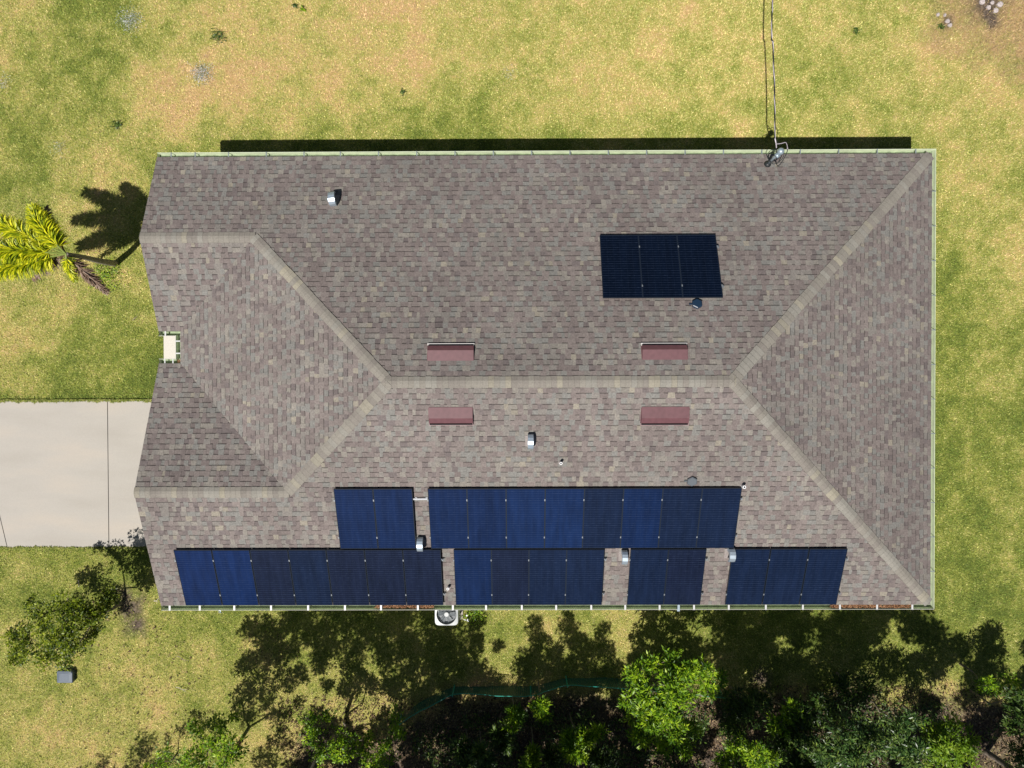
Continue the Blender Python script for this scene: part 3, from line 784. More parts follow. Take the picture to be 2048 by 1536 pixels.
def place_panel(x, y, north, label, col, group):
    if not used[0]:
        p = proto; used[0] = True; kids = list(p.children)
    else:
        p = proto.copy(); C.objects.link(p); kids = []
        for ch in proto.children:
            c = ch.copy(); C.objects.link(c); c.parent = p; kids.append(c)
    o, u, d, n = slope_frame(north, x, y)
    loc = o + n * .12
    ey = -d if north is False else -d       # local +y = upslope for both
    ex = np.cross(ey, n)
    Mx = Matrix([[ex[i], ey[i], n[i]] for i in range(3)])
    p.rotation_euler = Mx.to_euler(); p.location = [float(t) for t in loc]
    for c in kids:
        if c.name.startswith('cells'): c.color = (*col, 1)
    tag(p, label, 'solar panel', group)
ordn = ['first', 'second', 'third', 'fourth', 'fifth', 'sixth', 'seventh', 'eighth']
BL = (.004, .013, .050); MD = (.005, .011, .032); DK = (.006, .010, .027); NB = (.0015, .004, .012)  # cell tints differ by panel to paint in each one's reflection
def array(x0, x1, n, ytop, ybot, north, where, cols):
    w = (x1 - x0) / n; yc = (ytop + ybot) / 2
    for i in range(n):
        lab = ('leftmost' if i == 0 else 'rightmost' if i == n - 1 else ordn[i] + ' from left') if n > 2 else ('left' if i == 0 else 'right')
        place_panel(x0 + w * (i + .5), yc, north, ('dark solar panel, %s %s' % (lab, where)), cols[i], 'black framed solar panels clamped to the roof')
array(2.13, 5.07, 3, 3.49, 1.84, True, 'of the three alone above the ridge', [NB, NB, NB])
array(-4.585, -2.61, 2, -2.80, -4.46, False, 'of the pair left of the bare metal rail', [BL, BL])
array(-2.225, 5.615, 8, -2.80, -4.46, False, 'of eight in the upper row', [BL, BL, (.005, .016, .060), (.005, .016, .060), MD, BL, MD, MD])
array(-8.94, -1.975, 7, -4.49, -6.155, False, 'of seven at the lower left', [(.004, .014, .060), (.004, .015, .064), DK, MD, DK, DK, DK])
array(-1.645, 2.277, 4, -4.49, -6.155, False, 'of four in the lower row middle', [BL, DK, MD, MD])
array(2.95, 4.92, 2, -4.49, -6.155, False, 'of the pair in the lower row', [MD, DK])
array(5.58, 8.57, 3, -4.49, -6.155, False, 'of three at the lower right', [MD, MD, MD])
# rails: the exposed stub between the upper arrays
o, u, d, n = slope_frame(False, -2.42, on_plane(841, 996, False, .08)[1])
mb = MB(); mb.box(o + n * .062, (.42, .04, .045), np.array([u, d, n]).T); mb.box(o + n * .09, (.42, .012, .012), np.array([u, d, n]).T)
for sx in (-.12, .15): mb.box(o + u * sx + n * .03, (.05, .06, .04), np.array([u, d, n]).T)
r_ = mb.build('mounting_rail', M_alu, origin=o); tag(r_, 'bare silver mounting rail bridging the gap between two solar arrays', 'rail')
# end clamps / rail ends poking out at the right ends of arrays
def rail_end(x, ypx, north, where):
    yy = ypx; o, u, d, n = slope_frame(north, x, yy)
    mb = MB(); mb.box(o + n * .065, (.07, .04, .045), np.array([u, d, n]).T); mb.box(o + n * .105, (.026, .05, .03), np.array([u, d, n]).T)
    mb.build_ = None
    ob = mb.build('rail_end', M_framel, origin=o)
    tag(ob, where, 'rail end', 'small metal rail ends at the sides of the solar arrays')
for x, nm, rows, nth in ((5.64, 'upper row of eight', (-3.10, -4.12), False), (2.31, 'lower row of four', (-4.80, -5.83), False), (4.95, 'lower pair', (-4.80, -5.83), False), (8.60, 'lower right three', (-4.80, -5.83), False), (-1.945, 'lower left seven', (-4.80, -5.83), False), (5.10, 'three panels above the ridge', (3.18, 2.13), True)):
    for k, yy in enumerate(rows):
        rail_end(x, yy, nth, ('upper' if k == 0 else 'lower') + ' metal rail end at the right side of the ' + nm)

# ------------------------------------------------------------------ service mast and wire
b0x, b0y = on_plane(1535, 329, True, 0)
bz = zN(b0x, b0y)
top = W(1561, 303, 3.72); mbase = np.array([b0x, b0y, bz])
mt = np.array([b0x * .35 + top[0] * .65, b0y * .35 + top[1] * .65, top[2]])
mast = empty('service_mast', mbase, 'grey metal service mast with weatherhead and looped black wires on the upper eave', 'service mast')
mb = MB(); mb.tube([mbase - [0, 0, .1], top - [0, 0, .04]], .035, 12); wpart(mb, 'pipe', M_mast, mast, True)
mb = MB(); mb.tube([mbase + [0, 0, 0.0], mbase + [0, 0, .035], mbase + [0, 0, .09]], [.10, .085, .045], 14); wpart(mb, 'flashing', M_cable, mast, True)
mb = MB()
ring = []
for k, (r, z) in enumerate(((.05, -.06), (.085, -.02), (.09, .03), (.075, .075), (.04, .10), (.005, .108))): ring.append((r, z))
mb.tube([top + [0, 0, z] for r, z in ring], [r for r, z in ring], 16); mb.box(top + [-.07, -.09, -.02], (.10, .12, .06), np.array([[.8, -.6, 0], [.6, .8, 0], [0, 0, 1]]))
wpart(mb, 'weatherhead', M_mast, mast, True)
wend = W(1550, 277, 3.45)
def loop(pts): 
    # catmull-rom
    P = [np.array(p, float) for p in pts]; P = [P[0]] + P + [P[-1]]; out = []
    for i in range(1, len(P) - 2):
        for t in np.linspace(0, 1, 8, endpoint=False):
            out.append(.5 * ((2 * P[i]) + (-P[i - 1] + P[i + 1]) * t + (2 * P[i - 1] - 5 * P[i] + 4 * P[i + 1] - P[i + 2]) * t * t + (-P[i - 1] + 3 * P[i] - 3 * P[i + 1] + P[i + 2]) * t ** 3))
    out.append(P[-2]); return out
loops = [
 [(1556, 306, 3.62), (1545, 312, 3.45), (1540, 322, 3.2), (1548, 328, 3.15), (1560, 322, 3.2), (1568, 308, 3.3), (1560, 292, 3.35), (1552, 280, 3.44)],
 [(1558, 308, 3.62), (1552, 320, 3.4), (1556, 332, 3.15), (1566, 320, 3.2), (1574, 304, 3.35), (1575, 296, 3.40)],
 [(1556, 303, 3.62), (1540, 306, 3.4), (1536, 316, 3.2), (1543, 325, 3.2), (1552, 312, 3.3), (1553, 298, 3.4), (1551, 286, 3.44)]]
for q in loops:
    mb = MB(); mb.tube(loop([W(*p) for p in q]), .011, 6); wpart(mb, 'drip_loop', M_cable, mast)
mb = MB(); mb.tube(loop([W(1553, 288, 3.42), W(1562, 287, 3.45), W(1571, 285, 3.45), W(1574, 290, 3.42), W(1575, 297, 3.40)]), .009, 6)
mb.tube([W(1575, 296, 3.40), W(1575, 298, 3.38)], .018, 6)
mb.tube(loop([W(1553, 296, 3.42), W(1552, 287, 3.44), W(1550, 277, 3.46)]), .014, 6)
wpart(mb, 'conductor_end', M_cablel, mast)
# overhead wire, twisted triplex to a pole beyond the frame
pole_p = W(1540, -1250, 0); pole_p = np.array([7.2, 31.0, 0])
far = W(1545, 0, 3.75)
pts = [wend, W(1549, 180, 3.42), W(1546, 90, 3.5), far, np.array([far[0] + .08, far[1] + 8, 4.5]), pole_p + [0, 0, 7.2]]
path = loop(pts)
P2 = []
acc = 0
for i in range(len(path) - 1):
    seg = np.linalg.norm(path[i + 1] - path[i]); k = max(2, int(seg / .05))
    for t in np.linspace(0, 1, k, endpoint=False): P2.append(path[i] * (1 - t) + path[i + 1] * t)
P2 = np.array(P2)
ov = empty('overhead_wire', wend, 'thin twisted overhead power cable running up from the service mast', 'overhead wire')
for ph, m_, r_ in ((0, M_cablel, .010), (2.1, M_cable, .011), (4.2, M_cable, .011)):
    s = np.arange(len(P2)) * .05; th = s / .30 * 2 * math.pi * .5 + ph
    Q = P2 + np.stack([np.cos(th) * .012, 0 * th, np.sin(th) * .012], 1)
    mb = MB(); mb.tube(list(Q[:600:2]) + list(Q[600::12]), r_, 5); wpart(mb, 'conductor', m_, ov)
mb = MB(); mb.tube([pole_p - [0, 0, .3], pole_p + [0, 0, 7.8]], [.15, .10], 12)
po = mb.build('utility_pole', M_pole, origin=pole_p); tag(po, 'brown wooden utility pole holding the far end of the overhead cable', 'utility pole')

# ------------------------------------------------------------------ small yard things
acp = W(893, 1229, .82)
ac = empty('air_conditioner', (acp[0], acp[1], 0), 'pale grey outdoor air conditioner with round fan grille below the lower gutter', 'air conditioner')
def rrect(cx, cy, w, d, r, n=6):
    out = []
    for sx, sy, a0 in ((1, 1, 0), (-1, 1, 90), (-1, -1, 180), (1, -1, 270)):
        for k in range(n + 1):
            a = math.radians(a0 + 90 * k / n); out.append((cx + sx * (w / 2 - r) + r * math.cos(a), cy + sy * (d / 2 - r) + r * math.sin(a)))
    return out
mb = MB(); n = 48; O = []
for i_ in range(n):
    a = 2 * math.pi * i_ / n; rr_ = 1 / ((abs(math.cos(a)) ** 7 + abs(math.sin(a)) ** 7) ** (1 / 7)); O.append((.35 * rr_ * math.cos(a), .33 * rr_ * math.sin(a)))
if 1: pass
Ci = [(.295 * math.cos(math.atan2(y, x)), .295 * math.sin(math.atan2(y, x))) for x, y in O]
V = [(x, y, .06) for x, y in O] + [(x, y, .80) for x, y in O] + [(x * .97, y * .97, .83) for x, y in O] + [(x, y, .835) for x, y in Ci] + [(x * .98, y * .98, .76) for x, y in Ci]
F = []
for a in range(4):
    F += [(a * n + i, a * n + (i + 1) % n, (a + 1) * n + (i + 1) % n, (a + 1) * n + i) for i in range(n)]
mb.poly(V, F); ac_b = mb.build('body', M_ac, ac)
mb = MB(); mb.tube([(0, 0, .70), (0, 0, .705)], .285, 32)
for k in range(6):
    a = k * math.pi / 3; rot = np.array([[math.cos(a), -math.sin(a), 0], [math.sin(a), math.cos(a), 0], [0, 0, 1]])
    mb.poly([rot @ np.array(p) for p in ((.05, -.04, .745), (.24, -.09, .725), (.25, .06, .765), (.05, .04, .76))], [(0, 1, 2, 3)])
mb.build('fan', M_acd, ac)
mb = MB()
for r in np.arange(.07, .292, .022):
    mb.tube([(r * math.cos(a), r * math.sin(a), .80 + .02 * (1 - r / .27)) for a in np.linspace(0, 2 * math.pi, 30)], .0022, 4, cap=False)
for k in range(8):
    a = k * math.pi / 4 + .2; mb.tube([(.05 * math.cos(a), .05 * math.sin(a), .82), (.27 * math.cos(a), .27 * math.sin(a), .802)], .004, 4)
mb.build('grille', M_acd, ac)
mb = MB(); mb.tube([(0, 0, .76), (0, 0, .825), (0, 0, .832)], [.075, .072, .06], 20); mb.build('motor_cap', M_ac, ac)
mb = MB(); mb.box((0, 0, .03), (.85, .8, .06)); mb.build('pad', M_conc, ac)
mb = MB(); mb.tube([(.33, .05, .3), (.44, .05, .28), (.46, .02, .05)], .02, 8); mb.build('line_pipe', M_pvc, ac)
q = W(934, 1232, .1); mb = MB()
mb.tube([q + [0, .05, -.1], q + [0, .05, .12]], .025, 8); mb.tube([q + [0, -.12, -.1], q + [.02, -.12, .10], q + [.03, -.05, .12]], .02, 8); mb.tube([q + [-.1, -.1, 0], q + [.05, -.16, 0]], .016, 8)
tag(mb.build('pipe_stub', M_pvc, origin=q), 'short white plastic pipe stubs in the grass right of the air conditioner', 'pipe')
q = W(440, 1222, .3); mb = MB()
mb.tube([(q[0], q[1] + .03, 0), (q[0], q[1] + .03, .30)], .02, 8); mb.tube([(q[0], q[1] + .03, .30), (q[0], q[1] - .05, .28), (q[0] + .01, q[1] - .08, .2)], .02, 8)
a_ = [(q[0] + .035 * math.cos(t), q[1] + .0 + .035 * math.sin(t), .34) for t in np.linspace(0, 6.28, 14)]; mb.tube(a_, .007, 5)
tag(mb.build('hose_tap', M_mast, origin=(q[0], q[1], 0)), 'small grey outdoor tap sticking out under the lower left gutter', 'tap')
# green utility pedestal box
q = W(123, 1358, .32); ub = empty('utility_box', (q[0], q[1], 0), 'blue grey utility box on the lawn below the small tree', 'utility box')
mb = MB()
def loft(mb, outs, mi=0):
    n = len(outs[0][0]); V = []; F = []
    for pl, z in outs: V += [(x, y, z) for x, y in pl]
    for k in range(len(outs) - 1): F += [(k * n + i, k * n + (i + 1) % n, (k + 1) * n + (i + 1) % n, (k + 1) * n + i) for i in range(n)]
    F.append(tuple(range((len(outs) - 1) * n, len(outs) * n))); mb.poly(V, F, mi=mi)
def octo(w, d, c): return [(w / 2, -d / 2 + c * .3), (w / 2, d / 2 - c), (w / 2 - c, d / 2), (-w / 2 + c * .5, d / 2), (-w / 2, d / 2 - c * .5), (-w / 2, -d / 2 + c * .3), (-w / 2 + c * .3, -d / 2), (w / 2 - c * .3, -d / 2)]
loft(mb, [(octo(.47, .37, .06), -.05), (octo(.46, .36, .06), .12)]); mb.build('base', M_box, ub)
mb = MB(); loft(mb, [(octo(.49, .38, .06), .115), (octo(.49, .38, .06), .15), (octo(.46, .35, .06), .175), (octo(.30, .2, .04), .185)]); mb.build('lid', M_box, ub)

# twigs and sticks on the lawn
def twig(px0, py0, px1, py1, label, r=.008, m=M_twig):
    a = W(px0, py0, .045); b = W(px1, py1, .045); c = (a + b) / 2 + np.array([R.uniform(-.05, .05), R.uniform(-.05, .05), .02])
    mb = MB(); mb.tube([a, (a + c) / 2 + [.01, .01, 0], c, b], [r, r, r * .8, r * .4], 5); mb.tube([c, c + (b - a) * .25 + [.04, -.05, .02]], [r * .6, r * .3], 5)
    tag(mb.build('fallen_twig', m, origin=(c[0], c[1], 0)), label, 'twig', 'fallen twigs on the lawn')
M_twigp = mat('pale_twig', (.55, .48, .40), .9)
twig(352, 1374, 374, 1379, 'pale fallen stick on the grass well below the lower left gutter', .010, M_twigp)
twig(354, 1312, 378, 1322, 'brown fallen twig on the grass below the lower left roof corner', .009)
twig(308, 1202, 318, 1196, 'short white stick lying beside the lower left roof corner', .014, M_twigp)
twig(265, 641, 275, 632, 'reddish dry twig on the grass left of the entry notch', .009)
twig(156, 1160, 157, 1174, 'tiny pale stick standing in the grass above the small tree', .012, M_twigp)
twig(120, 1410, 124, 1408, 'tiny brown twig just below the utility box', .008)
# pale rocks at the upper right corner
RK = [(1895, 42), (1890, 30), (1876, 29), (1900, 50), (1985, 5), (1992, 20), (1965, 2), (1978, 14), (2000, 8)]
for i, (px, py) in enumerate(RK):
    c = W(px, py, .02); mb = MB(); r = R.uniform(.05, .10)
    V = []; ns = 8
    for k, (rr_, z) in enumerate(((1, -.02), (.95, .03), (.5, .055))):
        for j in range(ns):
            a = j * 2 * math.pi / ns; f = R.uniform(.75, 1.15); V.append((c[0] + r * rr_ * f * math.cos(a), c[1] + r * rr_ * f * math.sin(a), z + R.uniform(-.006, .006)))
    F = [(k * ns + j, k * ns + (j + 1) % ns, (k + 1) * ns + (j + 1) % ns, (k + 1) * ns + j) for k in range(2) for j in range(ns)] + [tuple(range(2 * ns, 3 * ns))]
    mb.poly(V, F, (.42, .37, .36))
    tag(mb.build('rock', M_rock, origin=(c[0], c[1], 0)), ('small pale pinkish rock on the rough ground at the upper right edge' if i > 3 else 'small pale rock in the line left of the upper right rough ground'), 'rock', 'pale rocks at the upper right corner' if i > 3 else 'pale rocks in a line at the rough edge')

# ------------------------------------------------------------------ leafy weeds & litter
def weed(px, py, rad, n, m, label, cat='weeds', name='weed_patch', ln=(.03, .07), wr=.5, zz=.06):
    c = W(px, py, 0); a = NR.normal(0, rad * .5, n); b = NR.normal(0, rad * .5, n)
    o = leaf_mesh(name, np.stack([c[0] + a, c[1] + b, NR.uniform(.02, zz, n)], 1), ln, wr, m, flat=True)
    tag(o, label, cat, kind='stuff')
weed(262, 42, .36, 750, L_flower, 'white flowering weeds, the larger patch near the top left', ln=(.012, .03), wr=.8, zz=.12, name='flowering_weeds')
weed(405, 148, .32, 800, L_flower, 'white flowering weeds on the tan grass above the left roof end', ln=(.012, .03), wr=.8, zz=.12, name='flowering_weeds')
weed(1018, 150, .22, 130, L_flower, 'faint pale flowering weeds above the middle of the house', ln=(.010, .022), wr=.8, zz=.1, name='flowering_weeds')
weed(118, 298, .25, 170, L_flower, 'sparse pale flowering weeds left of the roof shadow', ln=(.010, .025), wr=.8, zz=.1, name='flowering_weeds')
weed(8, 165, .3, 200, L_flower, 'pale flowering weeds at the far left edge near the top', ln=(.010, .025), wr=.8, zz=.1, name='flowering_weeds')
weed(606, 20, .07, 60, L_bright, 'small bright green weed tuft near the top edge', zz=.1)
weed(590, 13, .06, 60, L_dark, 'small dark green weed tuft near the top edge', zz=.1)
weed(436, 72, .22, 160, L_dark, 'dark green weed patch between the two flowering patches', zz=.08)
weed(236, 250, .12, 130, L_dark, 'dark green weed tuft above the left lawn', zz=.08)
weed(806, 185, .08, 60, L_dark, 'little dark weed tuft above the roof middle', zz=.08)
weed(1882, 55, .08, 60, L_dark, 'dark weed tuft beside the upper right rocks', zz=.08)
weed(1712, 62, .09, 60, L_dark, 'dark weed tuft on the lawn right of the overhead cable', zz=.08)
weed(215, 550, .5, 500, L_bright, 'green weeds growing around the base of the palm', zz=.12)
weed(950, 1225, .35, 420, L_bright, 'bright green weeds beside the air conditioner', zz=.15)
weed(540, 1300, 1.2, 350, L_litter, 'scattered brown leaves in the shade below the left gutter', 'leaves', 'leaf_litter')
def litter(n, x0, x1, y0, y1, label):
    px = NR.uniform(x0, x1, n); py = NR.uniform(y0, y1, n); B = np.array([W(a, b, .03) for a, b in zip(px, py)]); B[:, 2] = NR.uniform(.01, .06, n)
    tag(leaf_mesh('leaf_litter', B, (.04, .11), .45, L_litter, flat=True), label, 'leaves', kind='stuff')
litter(5200, 560, 1480, 1395, 1545, 'brown leaf litter under the bottom middle trees')
litter(4200, 1480, 2060, 1370, 1545, 'brown leaf litter under the bottom right trees')
litter(260, 170, 420, 1180, 1540, 'loose brown leaves scattered on the lower left lawn')

n_ = 26000
ux = NR.uniform(-3.2, 15.8, n_); uy = NR.uniform(-12.6, -9.6, n_)
upx = 1032 + ux * 65.56; upy = 749 - uy * 65.56
dn_ = smoothnoise(ux, uy, .7, 71) * .6 + smoothnoise(ux, uy, .3, 72) * .4
kk = (dn_ > .47) & (upy > np.interp(upx, [800, 900, 1240, 1500, 2060], [1480, 1430, 1410, 1400, 1405]))
ux, uy, dn_ = ux[kk], uy[kk], dn_[kk]
tag(leaf_mesh('undergrowth', np.stack([ux, uy, NR.rand(len(ux)) * (dn_ - .42) * 3.2 + .03], 1), (.07, .16), .30, L_dark), 'dark leafy undergrowth covering the shaded ground under the bottom trees', 'undergrowth', kind='stuff')
# ------------------------------------------------------------------ trees
GAPS = [(1370, 1235, 85), (1850, 1335, 62), (1762, 1345, 30), (1690, 1345, 40), (1622, 1362, 26), (1960, 1300, 20), (1560, 1390, 22), (1485, 1375, 30), (1177, 1366, 22), (1066, 1315, 18), (1111, 1300, 16), (1098, 1382, 16), (691, 1352, 14), (765, 1380, 22), (855, 1325, 16)]
def tree(name, label, cat, base, blobs, m, dens=60, ln=(.10, .17), wr=.28, per=9, trunk=.08, fork=.45, group=None, bark=None, fill=.35, up=.5, seed=0):
    global NR
    if name == 'tall_tree':
        def sp(b): return 1032 + (b[0] + SX * b[2]) * 65.56, 749 - (b[1] + SY * b[2]) * 65.56
        blobs = [b for b in blobs if all(math.hypot(sp(b)[0] - gx_, sp(b)[1] - gy_) > gr_ for gx_, gy_, gr_ in GAPS)]
        dens *= 3.1; blobs = [(b[0], b[1], b[2], b[3] * 1.12) for b in blobs]; trunk *= .85
    else: dens *= 1.5
    base = np.array([base[0], base[1], 0.0]); B = [np.array(b[:3], float) for b in blobs]; rad = [b[3] for b in blobs]
    root = empty(name, base, label, cat, group)
    cen = np.mean(B, 0); fk = base * (1 - fork) + cen * fork; fk = np.array([base[0] + (cen[0] - base[0]) * fork * .8, base[1] + (cen[1] - base[1]) * fork * .8, cen[2] * fork])
    mb = MB()
    mid = (base + fk) / 2 + np.array([R.uniform(-.08, .08), R.uniform(-.08, .08), 0])
    mb.tube([base - [0, 0, .08], base + [0, 0, .05], mid, fk], [trunk * 1.35, trunk * 1.05, trunk * .85, trunk * .7], 8)
    wpart(mb, 'trunk', bark or M_bark, root, True)
    mb = MB()
    nodes = [(fk, trunk * .62)]
    order = sorted(range(len(B)), key=lambda i: np.linalg.norm(B[i] - fk))
    for i in order:
        b = B[i]; r = rad[i]; e = b - [0, 0, r * .3]
        j = min(range(len(nodes)), key=lambda q: np.linalg.norm(nodes[q][0] - e) + (0.35 * np.linalg.norm(nodes[q][0] - fk)))
        p, tr = nodes[j]; Ld = np.linalg.norm(e - p)
        k1 = p + (e - p) * .33 + np.array([R.uniform(-.12, .12), R.uniform(-.12, .12), .05]) * min(Ld, 1.5)
        k2 = p + (e - p) * .68 + np.array([R.uniform(-.12, .12), R.uniform(-.12, .12), .06]) * min(Ld, 1.5)
        t2 = tr * .62
        mb.tube([p, k1, k2, e], [tr * .85, tr * .75, t2 * 1.05, t2 * .8], 6)
        nodes += [(k2, t2), (e, t2 * .8)]
        for q in range(7):
            dv = np.array([R.gauss(0, 1), R.gauss(0, 1), R.gauss(0.2, .6)]); dv /= np.linalg.norm(dv)
            mb.tube([e, e + dv * r * .5 + [0, 0, .03], e + dv * r * .92], [max(.006, t2 * .4), .006, .004], 4)
    wpart(mb, 'branches', bark or M_bark, root)
    cs = []; ax = []
    for b, r in zip(B, rad):
        n = max(6, int(dens * r * r * 4))
        d = NR.normal(0, 1, (n, 3)); d[:, 2] = d[:, 2] * .8 + .25; d /= np.linalg.norm(d, axis=1, keepdims=True)
        rr = r * np.where(NR.rand(n) < fill, NR.uniform(.3, .8, n), NR.uniform(.75, 1.15, n))
        # sub-clumping: pull to a few attractors so the outline is uneven
        at = NR.normal(0, 1, (7, 3)); at /= np.linalg.norm(at, axis=1, keepdims=True)
        k = NR.randint(0, 7, n); pull = NR.rand(n) < .55
        d = np.where(pull[:, None], d * .45 + at[k] * .75, d)
        p = b + d * rr[:, None] * np.array([1, 1, .8]); cs.append(p); ax.append(d)
    cs = np.concatenate(cs); ax = np.concatenate(ax); n = len(cs)
    base_ = np.repeat(cs, per, 0); A = np.repeat(ax, per, 0)
    rd = NR.normal(0, 1, (n * per, 3)); rd /= np.linalg.norm(rd, axis=1, keepdims=True)
    D = rd + A * .45 + np.array([0, 0, up * .5])
    base_ = base_ + rd * .03
    cr = np.clip(np.repeat(NR.rand(n), per) * .75 + NR.rand(n * per) * .4 - .08, 0, 1)
    leaf_mesh('crown', base_, ln, wr, m, dirs=D, parent=root, rnd=cr)
    return root
V_ = lambda px, py, h, r: (*W(px, py, h), r)
S_ = lambda px, py, h, r: (*S(px, py, h), r)
g0 = lambda px, py: W(px, py, 0)[:2]
# bright tree
tree('broadleaf_tree', 'bright green leafy tree, sunlit, just below the roof and right of centre', 'tree', g0(1310, 1330),
     [V_(1275, 1350, 2.4, .36), V_(1262, 1400, 2.3, .26), V_(1300, 1330, 2.3, .26), V_(1345, 1318, 2.5, .24), V_(1365, 1345, 2.8, .36), V_(1405, 1345, 2.6, .30), V_(1438, 1358, 2.3, .22), V_(1415, 1385, 2.5, .24), V_(1340, 1375, 3.0, .36), V_(1375, 1400, 2.9, .26), V_(1310, 1440, 2.9, .40), V_(1350, 1465, 3.0, .36), V_(1282, 1470, 2.6, .30), V_(1290, 1425, 2.8, .24), V_(1372, 1498, 2.4, .24), V_(1385, 1455, 2.5, .22), V_(1330, 1495, 2.5, .24), V_(1265, 1435, 2.3, .16), V_(1300, 1388, 2.8, .30), V_(1335, 1420, 2.9, .30), V_(1285, 1405, 2.6, .22)],
     L_bright, dens=78, ln=(.10, .18), wr=.27, per=10, trunk=.07)
# small tree at lower left
tree('small_tree', 'small dark olive green tree leaning on the lower left lawn', 'tree', g0(243, 1206),
     [V_(55, 1280, 2.3, .42), V_(40, 1310, 1.9, .3), V_(85, 1230, 2.5, .35), V_(120, 1265, 2.8, .5), V_(130, 1210, 2.6, .33), V_(160, 1235, 2.6, .42), V_(150, 1290, 2.5, .33), V_(95, 1310, 2.2, .36), V_(195, 1225, 2.2, .36), V_(215, 1195, 1.9, .26), V_(130, 1320, 2.0, .22), V_(185, 1265, 2.1, .24), V_(25, 1270, 2.2, .2), V_(60, 1205, 2.3, .16)],
     L_olive, dens=125, ln=(.05, .10), wr=.48, per=9, trunk=.05)
# tall tree whose shadow fills the left of the lower yard
D_bl = [S_(515, 1262, 5.0, .42), S_(535, 1300, 4.9, .36), S_(500, 1320, 4.8, .22), S_(590, 1240, 5.6, .42), S_(620, 1262, 5.4, .4), S_(575, 1300, 5.0, .33), S_(660, 1225, 5.9, .42), S_(655, 1280, 5.2, .38), S_(720, 1222, 5.9, .33), S_(745, 1255, 5.7, .40), S_(705, 1300, 5.1, .4), S_(800, 1225, 6, .4), S_(800, 1268, 5.7, .45), S_(855, 1240, 5.9, .36), S_(860, 1290, 5.4, .38), S_(770, 1320, 4.9, .4), S_(825, 1330, 4.8, .4), S_(715, 1350, 4.4, .22), S_(640, 1330, 4.5, .22), S_(650, 1370, 4.0, .18), S_(690, 1385, 3.9, .2), S_(770, 1240, 5.9, .34), S_(690, 1250, 5.8, .3), S_(820, 1290, 5.5, .36), S_(870, 1330, 5, .36), S_(640, 1305, 5, .26), S_(790, 1370, 4.5, .3), S_(830, 1400, 4.3, .3), S_(760, 1290, 5.3, .26), S_(600, 1222, 5.9, .3), S_(700, 1215, 6, .34), S_(770, 1212, 6.1, .36), S_(850, 1212, 6.1, .3), S_(900, 1250, 5.9, .34), S_(555, 1260, 5.4, .26), S_(600, 1350, 4.6, .24), S_(880, 1270, 5.7, .3)]
tree('tall_tree', 'tall thin tree just outside the bottom edge whose branching shadow crosses the lawn', 'tree', g0(692, 1452), D_bl, L_olive, dens=60, ln=(.08, .14), wr=.4, per=8, trunk=.09, fork=.38)
tree('broadleaf_tree', 'leafy tree at the bottom edge left, casting the dark blob beside it', 'tree', g0(470, 1500),
     [S_(498, 1385, 3.8, .3), S_(525, 1410, 3.8, .4), S_(560, 1430, 3.6, .36), S_(495, 1440, 3.5, .3), S_(560, 1480, 3.3, .4), S_(530, 1520, 3.2, .42), S_(600, 1400, 3.7, .18), S_(580, 1370, 4, .2), V_(395, 1460, 2.0, .3), V_(440, 1450, 2.2, .3), V_(420, 1500, 2.2, .42), V_(460, 1510, 2.4, .4), V_(390, 1525, 2.0, .36), V_(470, 1430, 2.0, .2)],
     L_bright, dens=70, ln=(.07, .13), wr=.35, per=9, trunk=.07)
tree('broadleaf_tree', 'tree beyond the bottom left edge throwing spiky shadows on the lawn', 'tree', g0(215, 1660),
     [S_(290, 1480, 4.6, .3), S_(275, 1520, 4.4, .4), S_(320, 1530, 4.2, .36), S_(205, 1530, 4.6, .26), S_(170, 1550, 4.4, .3), S_(340, 1480, 4.4, .16), S_(250, 1560, 4.2, .5)], L_dark, dens=60, ln=(.07, .13), wr=.35, per=8, trunk=.07)
tree('leafy_bush', 'leafy green bush with bare grey twigs at the bottom edge, below the branching tree shadow', 'bush', g0(690, 1440),
     [V_(615, 1440, 1.9, .2), V_(622, 1475, 2.0, .3), V_(655, 1440, 1.7, .22), V_(650, 1505, 2.1, .35), V_(700, 1500, 2.0, .36), V_(745, 1520, 1.9, .36), V_(680, 1470, 1.8, .25), V_(790, 1430, 2.3, .2), V_(792, 1470, 2.2, .26), V_(775, 1505, 2.1, .33), V_(735, 1480, 1.6, .2), V_(330, 1540, 1.5, .2)][:11],
     L_bright, dens=75, ln=(.07, .12), wr=.36, per=9, trunk=.04, fork=.3)
tree('leafy_bush', 'low pale green bush at the very bottom edge, left part', 'bush', g0(345, 1520), [V_(330, 1505, 1.2, .22), V_(355, 1525, 1.3, .3), V_(310, 1530, 1.1, .25)], L_bright, dens=60, ln=(.07, .12), wr=.36, per=8, trunk=.03, fork=.3)
